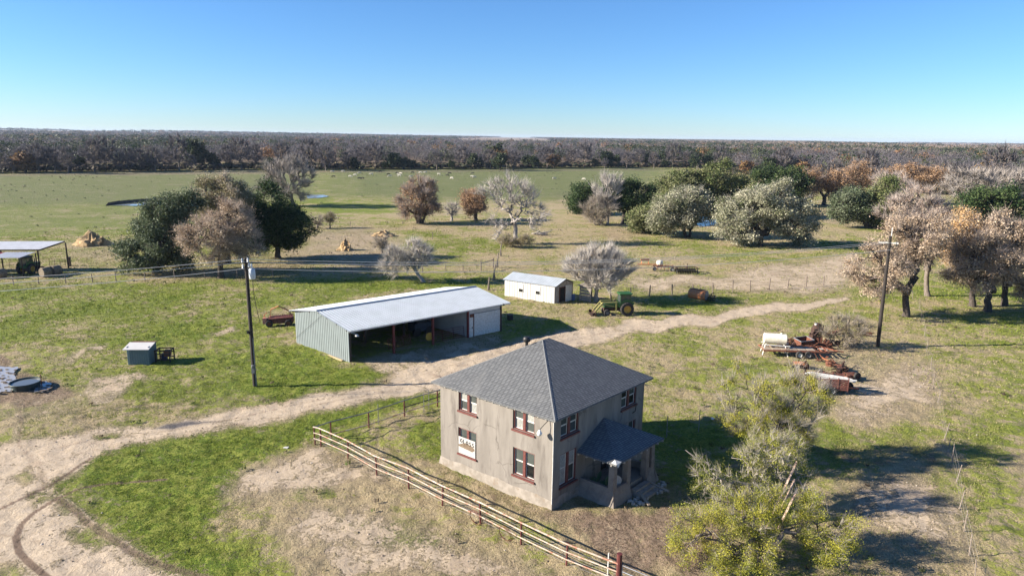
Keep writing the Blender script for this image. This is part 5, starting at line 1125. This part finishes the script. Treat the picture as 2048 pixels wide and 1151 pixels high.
# near mesquites at the lower right
tree('big yellow-green mesquite tree at the bottom edge, nearest of three in a row',(1528,1128),[(1322,1010,1480,1175,-.1),(1400,975,1570,1080,1.2),(1585,1010,1722,1170,.5),(1500,965,1650,1055,1.6),(1430,1080,1560,1200,-1.0)],'mesquite',290,22000,3000,fork=1.3,tl=.6,tw=.02,wig=.9,shell=.5,lsz=.095,trunk_r=.33)
tree('mesquite with pale dead branches and leaning boards, middle of the row of three',(1504,1018),[(1368,905,1500,1030,-.5),(1470,860,1630,965,.5),(1560,910,1640,1030,0)],'snag',170,7000,2600,fork=1.6,tl=.6,tw=.022,wig=1.3,shell=.4,lsz=.10,trunk_r=.26)
tree('bushy green mesquite behind the other two, farthest of the row of three',(1562,930),[(1415,735,1560,890,0),(1520,735,1672,885,.5),(1470,830,1640,925,-1)],'mesquite',240,15000,5200,fork=1.4,tl=1.,tw=.024,wig=.9,shell=.5,lsz=.11,trunk_r=.28,up=.9)
for i,(x0,y0,z0,x1,y1,z1) in enumerate(((15.2,36.4,.1,17.6,38.6,3.3),(15.7,36.6,.1,17.4,38.2,2.3),(15.9,36.3,.1,17.5,37.9,1.9),(13.4,33.3,1.1,15.1,36.2,1.5))):
    m=MB(); m.beam((x0,y0,z0),(x1,y1,z1),.12,.06); o=m.build('leaning_board',mat('reddish_plank',(.40,.26,.20),(.48,.38,.31),5,.8)); tag(o,['longest reddish board leaning in the middle mesquite','short board leaning beside the longest one in the middle mesquite','lower pale board at the foot of the middle mesquite','pale board caught in the branches of the nearest mesquite'][i],'board')
# oaks on the right
tree('brown-leaved oak with a low forked trunk just right of the leaning black pole',(1812,632),[(1690,480,1830,605,-1),(1745,430,1885,560,0),(1780,405,1905,520,1.5)],'brown_oak',300,9000,4600,forkpx=(1812,585),tl=1.2,tw=.045,wig=.7,shell=.55,trunk_r=.42)
tree('tall pale pinkish bare-topped tree rising behind the brown oak',(1856,592),[(1765,372,1900,470,0),(1800,400,1920,500,0)],'pink_bare',240,2400,5500,fork=4.,tl=1.3,tw=.055,wig=.7,shell=.6,trunk_r=.35)
tree('orange-crowned oak with the leftmost straight trunk of the three at the right edge',(1945,613),[(1860,420,1985,530,1),(1880,440,2010,560,0)],'orange_oak',240,8000,3200,forkpx=(1945,565),tl=1.2,tw=.045,wig=.7,trunk_r=.38)
tree('pinkish brown oak with a forked dark trunk, middle of the three at the right edge',(1975,621),[(1885,455,2030,585,-1),(1940,420,2070,540,1)],'brown_oak',280,7000,6000,forkpx=(1978,580),tl=1.3,tw=.05,wig=.7,trunk_r=.42)
tree('pale brown oak cut by the right frame edge, rightmost of the three',(2009,611),[(1980,440,2130,590,0),(2010,430,2100,530,1)],'brown_oak',220,6000,3800,forkpx=(2010,568),tl=1.2,tw=.05,wig=.7,trunk_r=.38)
# big oaks in the middle right
tree('wide silver-grey live oak standing alone in the middle pasture',(1520,491),[(1425,405,1540,492,-1),(1470,358,1600,460,0),(1545,385,1640,492,0),(1430,380,1540,450,3)],'silver_oak',340,17000,5200,fork=2.2,tl=1.4,tw=.07,wig=.7,shell=.6,trunk_r=.65)
tree('silver mossy oak with crooked trunks just left of the small bright pond',(1374,474),[(1295,385,1395,468,-1),(1325,366,1432,450,0)],'silver_oak',260,11000,3600,fork=2.,tl=1.4,tw=.07,wig=.8,shell=.6,trunk_r=.5,stems=3)
tree('tall olive green live oak towering behind the mossy oak by the pond',(1443,434),[(1310,335,1415,425,-3),(1375,318,1488,415,0),(1415,350,1502,425,2)],'green_oak',300,13500,1800,fork=3.,tl=1.5,tw=.08,shell=.62,trunk_r=.6)
tree('low rounded green oak bush at the left foot of the mossy oak',(1288,466),[(1256,408,1318,464,0)],'green_oak',90,4200,500,fork=.8,tl=1.2,tw=.07)
tree('dark green evergreen at the left end of the thicket by the far pasture',(1160,428),[(1133,362,1195,425,0),(1140,380,1210,428,0)],'dark_oak',120,5000,300,fork=1.,tl=1.2,tw=.07,shell=.65)
tree('bare white tree with upswept branches standing in the thicket',(1215,449),[(1184,350,1246,425,0)],'dead',90,0,2200,fork=4,tl=2.2,tw=.10,up=1.2,pull=.55)
tree('dark green broad evergreen with a pale trunk right of the bare white tree',(1249,447),[(1222,358,1312,432,0),(1195,365,1260,420,3)],'dark_oak',160,6800,400,fork=2.5,tl=1.2,tw=.07,shell=.65)
tree('greyish pink brush tree low in front of the bare white tree',(1193,450),[(1163,395,1228,450,0)],'brush',110,700,3200,fork=.5,tl=1.6,tw=.08,stems=3)
tree('dark evergreen mass behind the silver oak on its right',(1560,412),[(1500,332,1580,402,0),(1545,330,1622,405,0)],'dark_oak',170,6500,400,fork=3,tl=1.5,tw=.08,shell=.65)
tree('russet brown oak with a leaning trunk right of the silver oak',(1648,410),[(1592,335,1662,388,0),(1640,342,1708,392,0)],'autumn',130,4200,2600,fork=3,tl=1.8,tw=.10)
tree('russet tree crown behind, right of the leaning russet oak',(1712,398),[(1672,325,1748,385,0)],'autumn',90,2800,1800,fork=3,tl=1.8,tw=.10)
tree('dark green leaning oak left of the taller green tree in the right clearing',(1738,456),[(1655,378,1752,446,0),(1662,368,1735,420,0)],'grey_live',140,5600,400,fork=2.2,tl=1.2,tw=.07,shell=.62)
tree('tall bright green evergreen left of the pale pinkish tree',(1768,456),[(1716,352,1808,452,0),(1740,360,1800,440,0)],'green_oak',150,6500,300,fork=1.5,tl=1.2,tw=.07,shell=.65,)
tree('dark olive live oak behind the orange-crowned oak near the right edge',(1985,482),[(1912,372,2010,450,0),(1960,368,2052,452,0)],'dark_oak',170,6800,300,fork=2.5,tl=1.2,tw=.07,shell=.65)
tree('pale bare grey tree mass high on the right behind the olive live oak',(1965,430),[(1880,332,1990,405,0),(1960,330,2070,400,0)],'grey_bare',190,0,6000,fork=3,tl=2.2,tw=.13)
tree('orange-brown tree between the woods and the pale pinkish tree',(1835,408),[(1775,325,1840,375,0),(1815,330,1905,380,0)],'autumn',120,3800,2000,fork=3,tl=1.8,tw=.10)
tree('bare pinkish tree in front of the woods, left of the orange-brown one',(1790,425),[(1745,340,1830,400,0)],'pink_bare',100,700,2800,fork=3,tl=2.,tw=.11)
# middle
tree('large autumn tree with several stems and a greyish top in the middle pasture',(840,447),[(790,375,885,440,0),(808,354,880,400,0)],'autumn',200,2600,6000,fork=2.2,tl=1.8,tw=.09,stems=4,shell=.6)
tree('small bare dark tree between the autumn tree and the orange tree',(903,442),[(887,404,920,432,0)],'bare',60,0,1000,fork=1.5,tl=1.3,tw=.07)
tree('smaller orange-leaved tree with one trunk left of the big dead tree',(952,440),[(922,377,976,428,0)],'autumn',110,3600,1100,fork=2.6,tl=1.4,tw=.08,shell=.6)
tree('big dead white-branched tree with a fallen limb in the middle',(1030,488),[(952,350,1070,415,0),(1000,352,1080,440,1),(1040,405,1108,462,-1),(968,425,1020,478,0)],'dead',210,0,2600,fork=4.2,tl=1.7,tw=.09,wig=.9,shell=.45,trunk_r=.48)
tree('dark brown thicket of vines around the foot of the big dead tree',(1032,494),[(993,470,1040,494,0),(1025,468,1068,494,-.5)],'brush',70,1800,900,fork=.3,tl=1.,tw=.07,cat='bush',name='bush',stems=3)
tree('leaning bare tree with a sloping trunk behind the barn',(847,564),[(752,495,830,550,0),(790,477,872,540,0)],'bare',200,0,6000,forkpx=(826,533),tl=1.2,tw=.05,wig=.9,trunk_r=.28)
tree('round bare tree with a domed crown between the white shed and the green tractor',(1192,602),[(1125,495,1268,585,0),(1140,490,1245,560,0)],'bare',300,250,11000,fork=1.6,tl=1.3,tw=.05,trunk_r=.28,up=1.,shell=.6,stems=1)
tree('big round grey bare tree behind the dark oak clump by the far pond',(588,412),[(514,312,628,405,0)],'grey_bare',200,0,7500,fork=2.,tl=2.3,tw=.11,up=.9,shell=.6)
tree('little dark rounded tree by the distant fence, right of its twin',(660,456),[(650,424,672,446,0)],'brush',40,500,600,fork=1.4,tl=.9,tw=.06); tree('little bare reddish sapling by the distant fence, left of its twin',(634,457),[(622,428,648,452,0)],'brush',40,80,700,fork=.6,tl=1.,tw=.06)
tree('thin reddish brush tree left of the leaning bare tree',(764,506),[(747,474,778,502,0)],'brush',50,300,900,fork=.8,tl=1.,tw=.06)
# left clump
tree('pinkish brown oak with a straight pale trunk in front of the left clump',(441,556),[(355,430,480,530,-1),(400,402,520,500,0),(440,430,532,525,0)],'brown_oak',300,7500,5200,forkpx=(441,508),tl=1.4,tw=.06,wig=.7,shell=.6,trunk_r=.42)
tree('grey-green live oak spreading low at the left end of the left clump',(310,546),[(228,478,330,545,-1),(290,388,380,490,1),(270,430,395,542,0),(318,378,400,450,2)],'grey_live',330,15000,700,fork=1.5,tl=1.2,tw=.06,shell=.62,trunk_r=.5)
tree('pale olive-topped oak rising at the back of the left clump',(452,526),[(385,354,470,430,0),(430,352,508,440,0)],'pale_top',170,7000,2000,fork=5,tl=1.4,tw=.07,shell=.62)
tree('dark green live oak forming the right end of the left clump',(556,516),[(495,372,590,470,0),(535,415,628,500,0),(480,410,570,505,-1)],'dark_oak',300,13500,300,fork=2.5,tl=1.2,tw=.07,shell=.65,trunk_r=.5)
tree('olive scrub bush with white stems beside the scrap machine',(1690,694),[(1640,632,1745,690,0)],'brush',90,1100,1500,fork=.35,tl=1.0,tw=.04,cat='bush',name='bush',stems=4)
# fallen limb by the dead tree
m=MB(); q=Vector(at(1080,470)); rr=random.Random(8)
for k in range(14): a=rr.uniform(0,6.28); m.tube([q+Vector((rr.uniform(-2,2),rr.uniform(-1,1),.2)),q+Vector((rr.uniform(-3,3),rr.uniform(-1.2,1.2),rr.uniform(.2,1.6)))],[.14,.05],5)
o=m.build('fallen_branches',BARKP); tag(o,'heap of fallen pale branches right of the big dead tree','branches')
# ------------------------------------------------------------------ woods to the horizon and the herd
FRONT=[(-250,349),(0,346),(300,343),(450,340),(700,339),(1000,338),(1310,335),(1430,336),(1500,352),(1620,362),(1720,374),(1850,388),(2048,398),(2300,402)]
def front_r(az_):
    us=np.array([f[0] for f in FRONT]); gs=[G(*f) for f in FRONT]; azs=np.array([math.atan2(*g) for g in gs]); rr=np.array([math.hypot(*g) for g in gs]); return np.interp(az_,azs,rr)
gw=np.random.default_rng(77)
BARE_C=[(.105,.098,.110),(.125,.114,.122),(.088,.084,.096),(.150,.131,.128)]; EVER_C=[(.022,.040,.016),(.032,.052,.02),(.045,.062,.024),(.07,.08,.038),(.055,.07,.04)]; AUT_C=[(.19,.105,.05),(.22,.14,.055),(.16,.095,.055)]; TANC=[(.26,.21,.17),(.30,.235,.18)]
def proto(kind,n,seed,h=13.,r=5.2):
    """one wood tree: crown faces roughly along its dome, thin upward twigs for the bare ones"""
    g=np.random.default_rng(seed); d=rotv(g,n); d[:,2]=np.abs(d[:,2])*1.15-.3; d/=np.linalg.norm(d,axis=1)[:,None]
    az=np.arctan2(d[:,1:2],d[:,0:1]); lob=1+.16*np.sin(3*az+seed)+.12*np.sin(5*az+2*seed+4*d[:,2:3]); rad=(.72+.28*g.random((n,1))**.6)
    C=d*np.array([r,r,h*.42])*rad*lob+np.array([0,0,h*.56]); N=d*.9+rotv(g,n)*(.75 if kind=='bare' else .6); N/=np.linalg.norm(N,axis=1)[:,None]
    a=np.cross(N,rotv(g,n)); a/=np.linalg.norm(a,axis=1)[:,None]; b_=np.cross(N,a); s=math.sqrt(2*math.pi*r*r/n)*(.5+.5*g.random((n,1)))
    if kind=='bare': a=a*.6+np.array([0,0,.5])*np.abs(a); s=s*.85; V=np.stack([C-a*s*1.1,C-b_*s*.30,C+a*s*1.1,C+b_*s*.30],1)
    else: V=np.stack([C-a*s*.8,C-b_*s*.6,C+a*s*.8,C+b_*s*.6],1)
    return V.reshape(-1,3),4
def forest(name,r0,r1,n,kinds,per,seed,off,sizes):
    g=np.random.default_rng(seed); a=(g.random(n)*2-1)*.80; fr=front_r(a)+off; lo=np.maximum(fr,r0); t=g.random(n); r=np.sqrt(lo**2+(np.maximum(r1,lo+1)**2-lo**2)*t); ok=lo<r1
    x=r*np.sin(a);y=r*np.cos(a); clear=fbm(x/(260+.12*r),y/(420+.35*r),40); ok&=clear>(.30 if r1<900 else .36)
    a,r,x,y=a[ok],r[ok],x[ok],y[ok]; n=len(x); z=terrain(x,y); kd=g.random(n); patch=fbm(x/150.,y/300.,44); VV=[];CC=[];FF=[];off_=0
    kx=np.where(kd<.11+.6*sstep(patch,.53,.66),1,np.where(kd>.965-.06*sstep(patch,.3,.2),2,0))
    for ki,kn in enumerate(('bare','ever','aut')):
        for var in range(3):
            idx=np.nonzero((kx==ki)&(np.arange(n)%3==var))[0]
            if not len(idx): continue
            V,k=proto('bare' if ki==0 else 'leaf',per if ki==0 else int(per*.8),seed*10+ki*3+var); m=len(idx)
            s=sizes*(.65+.6*g.random(m)); ca=g.random(m)*6.28; c,sn=np.cos(ca)[:,None],np.sin(ca)[:,None]
            vx=(V[None,:,0]*c-V[None,:,1]*sn)*s[:,None]+x[idx][:,None]; vy=(V[None,:,0]*sn+V[None,:,1]*c)*s[:,None]+y[idx][:,None]; vz=V[None,:,2]*(np.minimum(s,1.6)**.35)[:,None]*(.82+.36*g.random(m))[:,None]+z[idx][:,None]
            VV.append(np.stack([vx,vy,vz],-1).reshape(-1,3)); pal=(BARE_C,EVER_C,AUT_C)[ki]; col=pick(g,pal,m,.22)
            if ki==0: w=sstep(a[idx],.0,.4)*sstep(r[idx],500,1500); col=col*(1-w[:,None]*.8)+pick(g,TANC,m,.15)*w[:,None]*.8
            CC.append(np.repeat(col,len(V),0)*(1+(g.random((m*len(V),1))-.5)*.14)); q=np.arange(m*len(V)).reshape(-1,k)+off_; off_+=m*len(V)
            FF.append(q if k==3 else np.concatenate([q[:,[0,1,2]],q[:,[0,2,3]]]))
    o=np_mesh(name,np.concatenate(VV),np.concatenate(FF),LEAF,np.concatenate(CC)); tag(o,kind='stuff'); return o
forest('woods',0,720,4600,None,300,3,14,1.)
forest('woods',720,1700,11000,None,90,4,0,1.05)
forest('woods',1700,4200,13000,None,34,5,0,1.8)
forest('woods',4200,11500,12000,None,18,6,0,4.)
# separate trees along the near edge of the woods
def edge_proto(kind,label,group,seed,n,leaf,h=15.,r=5.6):
    g=np.random.default_rng(seed); Gx=Grow(seed); t=thing('woodland_tree',label,'tree',(0,0,0),0,group)
    P=rotv(g,70)*np.array([r,r,h*.40])*(.5+.5*g.random((70,1)))+np.array([0,0,h*.58]); P[:,2]=np.maximum(P[:,2],1.2)
    pts=np.linspace([0,0,-.2],[.2,.1,h*.22],4); Gx.tube(pts,np.array([.4,.3,.28,.26])); Gx.branch(pts[-1],None,P,.07,.38,.6,.45)
    np_mesh('trunk',np.concatenate(Gx.V),np.concatenate(Gx.Fq),BARKD if leaf!='bare' else BARKM,parent=t)
    sg=np.array(Gx.segs); ci=g.integers(0,len(sg),n); C=sg[ci,0]+(sg[ci,1]-sg[ci,0])*(.2+.85*g.random((n,1)))
    if leaf=='bare':
        Dr=C-np.array([0,0,h*.4]); Dr/=np.linalg.norm(Dr,axis=1)[:,None]; Dr=Dr*.7+rotv(g,n)*.7+np.array([0,0,.6]); Dr/=np.linalg.norm(Dr,axis=1)[:,None]; V=twig_tris(g,C,Dr,2.,.22); F_=np.arange(n*3).reshape(-1,3); cc=np.repeat(pick(g,BARE_C,n,.25),3,0)
    else:
        C=C+g.normal(0,.7,(n,3)); V=leaf_quads(g,C,.62,.2); q=np.arange(n*4).reshape(-1,4); F_=np.concatenate([q[:,[0,1,2]],q[:,[0,2,3]]]); cc=np.repeat(pick(g,EVER_C if leaf=='ever' else AUT_C,n,.3),4,0)
    np_mesh('crown',V,F_,LEAF,cc,parent=t); return t
GE='trees along the edge of the far woods'
pr=[edge_proto('b','bare grey-brown tree in the edge of the far woods',GE,s,1500,'bare') for s in (1,2,3)]+[edge_proto('e','dark evergreen in the edge of the far woods',GE,s,1100,'ever',10.5,4.2) for s in (4,5)]+[edge_proto('a','yellow-orange autumn tree in the edge of the far woods',GE,s,1000,'aut',9.5,4.) for s in (6,7)]
used=set()
def plant(i,u,dr,s):
    az_=math.atan2(*G(u,345)); r=float(front_r(az_))+dr; x,y=r*math.sin(az_),r*math.cos(az_); o=pr[i] if i not in used else copy_tree(pr[i]); used.add(i)
    o.location=(x,y,float(terrain(np.array([x]),np.array([y]))[0])); o.rotation_euler=(0,0,gw.random()*6.28); o.scale=(s,s,s*(.85+.3*gw.random())); return o
u=-60.
while u<2090:
    right=u>1440
    i=int(gw.choice(7,p=[.23,.23,.22,.10,.10,.06,.06] if not(700<u<1330) else [.17,.17,.16,.21,.19,.05,.05]))
    plant(i,u,gw.uniform(-7,14) if gw.random()>.12 else gw.uniform(-26,-10),gw.uniform(.6,1.35)); u+=gw.uniform(14,30) if not right else gw.uniform(22,44)
for i,u,dr,s,lab in ((3,392,8,1.75,'tallest dark evergreen in the far woods edge on the left, above the oak clump'),(5,50,-4,1.35,'yellow autumn tree in the far woods edge near the left frame edge'),(0,652,-14,1.2,'broad bare tree standing out from the far woods behind the cattle'),(4,990,30,1.7,'tall dark evergreen rising from the far woods above the dead tree'),(3,1215,-2,1.35,'wide dark evergreen where the far woods meet the right end of the pasture'),(6,1105,-2,1.2,'orange-brown tree low in the far woods edge right of the centre')):
    o=plant(i,u,dr,s); o['label']=lab
# undergrowth line closing the foot of the woods
nb_=2600; a_=(gw.random(nb_)*2-1)*.78; r_=front_r(a_)+gw.random(nb_)*16-2; pv,k=proto('leaf',14,9,2.9,2.2); x_,y_=r_*np.sin(a_),r_*np.cos(a_); s_=.6+gw.random(nb_)*1.
VV=pv[None]*s_[:,None,None]+np.stack([x_,y_,terrain(x_,y_)-.2],-1)[:,None]; q=np.arange(nb_*len(pv)).reshape(-1,4); cc=pick(gw,[(.09,.075,.05),(.11,.085,.06),(.05,.055,.03)],nb_,.25)
tag(np_mesh('undergrowth',VV.reshape(-1,3),np.concatenate([q[:,[0,1,2]],q[:,[0,2,3]]]),LEAF,np.repeat(cc,len(pv),0)),kind='stuff')
# weeds and dark tussocks of the pastures
nb_=1500; r_=np.sqrt(gw.random(nb_)*(470**2-110**2)+110**2); a_=(gw.random(nb_)*2-1)*.66; x_,y_=r_*np.sin(a_),r_*np.cos(a_); ok=(r_<front_r(a_)-6)&((fbm(x_/30,y_/30,50)>.5)|(gw.random(nb_)<.15)); x_,y_,r_=x_[ok],y_[ok],r_[ok]; nb_=len(x_); pv,k=proto('leaf',12,15,.42,.34); s_=(.5+gw.random(nb_)*1.)*(r_/230.)**.5
pv=pv*np.array([1.,1.,1.]); VV=pv[None]*s_[:,None,None]*np.array([1,1,.8])*1.; VV*=.8; VV=VV+np.stack([x_,y_,terrain(x_,y_)],-1)[:,None]
q=np.arange(nb_*len(pv)).reshape(-1,4); cc=pick(gw,[(.06,.07,.03),(.10,.085,.05),(.045,.05,.025)],nb_,.3)
# cattle
def cow(label,mm,loc,rz,group,graze=True):
    G_=Grow(3); H_=[]
    me=bpy.data.meshes.new('cow'); 
    J=[((0,0,1.02),(.33,.30)),((-.75,0,1.08),(.26,.27)),((.62,0,1.05),(.27,.30)),((.98,0,1.12),(.17,.19)),((1.28,0,.72 if graze else 1.42),(.13,.14)),((1.42,0,.38 if graze else 1.45),(.10,.12)),((1.60,0,.16 if graze else 1.30),(.07,.08))]
    vs=[j[0] for j in J]; rad=[j[1] for j in J]; es=[(0,1),(0,2),(2,3),(3,4),(4,5),(5,6)]
    for sx,par in ((-.72,1),(.62,2)):
        for sy in(-1,1):
            n=len(vs); k=.06 if sy>0 else -.08; vs+=[(sx+(-.05 if sx<0 else .02),sy*.2,.72),(sx+(.05 if sx<0 else 0)+k,sy*.2,.42),(sx+(-.06 if sx<0 else .02)+k,sy*.2,.03)]; rad+=[(.14,.13),(.07,.07),(.055,.06)]; es+=[(par,n),(n,n+1),(n+1,n+2)]
    n=len(vs); vs+=[(-1.0,0,1.15),(-1.06,0,.6)]; rad+=[(.05,.05),(.03,.03)]; es+=[(1,n),(n,n+1)]
    hx=J[5][0]; 
    for sy in(-1,1): n=len(vs); vs.append((hx[0]-.02,sy*.22,hx[2]+.12)); rad.append((.04,.03)); es.append((5,n))
    me.from_pydata(vs,es,[]); me.materials.append(mm); o=bpy.data.objects.new('cow',me); COL.objects.link(o); sk=o.modifiers.new('s','SKIN'); o.modifiers.new('d','SUBSURF').levels=1
    for i,r in enumerate(rad): me.skin_vertices[0].data[i].radius=r
    me.skin_vertices[0].data[0].use_root=True; o.modifiers['d'].render_levels=1
    o.location=loc; o.rotation_euler=(0,0,rz); return tag(o,label,'cow',group)
CW=mat('cream_cow_hide',(.52,.49,.43),(.42,.385,.33),2,.8); CB=mat('black_cow_hide',(.018,.016,.015),(.03,.025,.022),2,.7)
GC='cattle grazing in the far pasture'
c0=cow('cream white cow grazing in the far pasture',CW,(0,0,0),0,GC); c1=cow('black cow grazing in the far pasture',CB,(0,0,0),0,GC)
wp=[(275,130),(345,112),(405,85),(565,98),(820,125),(935,100),(970,90),(950,122),(1110,130),(1205,122),(1237,78),(1305,75),(1485,100),(1665,155),(1940,132),(1975,140),(185,58),(30,62)]
wp=[(660+x*.1465,335.8+y*.1465) for x,y in wp]+[(1108,359),(1168,360.5),(1221,353)]
bp_=[(660+x*.1465,335.8+y*.1465) for x,y in [(50,135),(400,160),(445,157),(915,85),(800,103),(1635,88),(1600,115),(1950,88),(685,65),(1125,78)]]
for src,lst in((c0,wp),(c1,bp_)):
    for i,(u,v) in enumerate(lst):
        o=src if i==0 else src.copy()
        if i: COL.objects.link(o)
        o.location=(*G(u,v),.02); o.rotation_euler=(0,0,R(gw.choice([185,170,200,10,-15,150]))); s=.92 if src is c0 else .9; o.scale=(s,s,s)
tag(np_mesh('tussocks',VV.reshape(-1,3),np.concatenate([q[:,[0,1,2]],q[:,[0,2,3]]]),LEAF,np.repeat(cc,len(pv),0)),kind='stuff')
# low weeds and droppings scattered over the near ground
nb_=900; r_=np.sqrt(gw.random(nb_)*(115**2-33**2)+33**2); a_=(gw.random(nb_)*2-1)*.66; x_,y_=r_*np.sin(a_),r_*np.cos(a_); cv_=cover(x_,y_); ok=(cv_['d']<.6)&(fbm(x_/4,y_/4,61)>.42)
for bx_ in KEEPOUT: ok&=~(sdist(x_,y_,bx_)<.2)
x_,y_=x_[ok],y_[ok]; nb_=len(x_); pv,k=proto('leaf',12,17,.30,.20); s_=.35+gw.random(nb_)**2*.9
VV=pv[None]*s_[:,None,None]+np.stack([x_,y_,terrain(x_,y_)-.02],-1)[:,None]; q=np.arange(nb_*len(pv)).reshape(-1,4); cc=pick(gw,[(.09,.12,.03),(.13,.11,.06),(.06,.075,.025),(.10,.075,.05)],nb_,.3)
tag(np_mesh('weeds',VV.reshape(-1,3),np.concatenate([q[:,[0,1,2]],q[:,[0,2,3]]]),LEAF,np.repeat(cc,len(pv),0)),kind='stuff')
# loose stones on the drive and the bare soil
nb_=9000; r_=np.sqrt(gw.random(nb_)*(85**2-32**2)+32**2); a_=(gw.random(nb_)*2-1)*.66; x_,y_=r_*np.sin(a_),r_*np.cos(a_); cv_=cover(x_,y_); ok=(gw.random(nb_)<cv_['d']*.75+.03)
for bx_ in KEEPOUT: ok&=~(sdist(x_,y_,bx_)<.2)
x_,y_=x_[ok],y_[ok]; nb_=len(x_); O_=np.array([(1,0,0),(0,1,0),(-1,0,0),(0,-1,0),(0,0,.7),(0,0,-.4)]); s_=.025+.06*gw.random(nb_)**3; s_=s_[:,None,None]*(.7+.6*gw.random((nb_,6,1)))
VV=O_[None]*s_+np.stack([x_,y_,terrain(x_,y_)-.05*np.clip(cover(x_,y_)['d'],0,1)+.01],-1)[:,None]; T_=np.array([(0,1,4),(1,2,4),(2,3,4),(3,0,4),(1,0,5),(2,1,5),(3,2,5),(0,3,5)]); Fq=(np.arange(nb_)[:,None,None]*6+T_[None]).reshape(-1,3)
tag(np_mesh('gravel',VV.reshape(-1,3),Fq,leaf_material('stone',0,.9),np.repeat(pick(gw,[(.40,.33,.27),(.24,.19,.15),(.15,.115,.09),(.52,.47,.41)],nb_,.2),6,0)),kind='stuff')
# ------------------------------------------------------------------ grass last, when the footprints are known
grass('short_grass',230000,30,78,.085,.012,1,1.15)
grass('meadow_grass',150000,70,200,.12,.02,2,1.0,azr=.68)
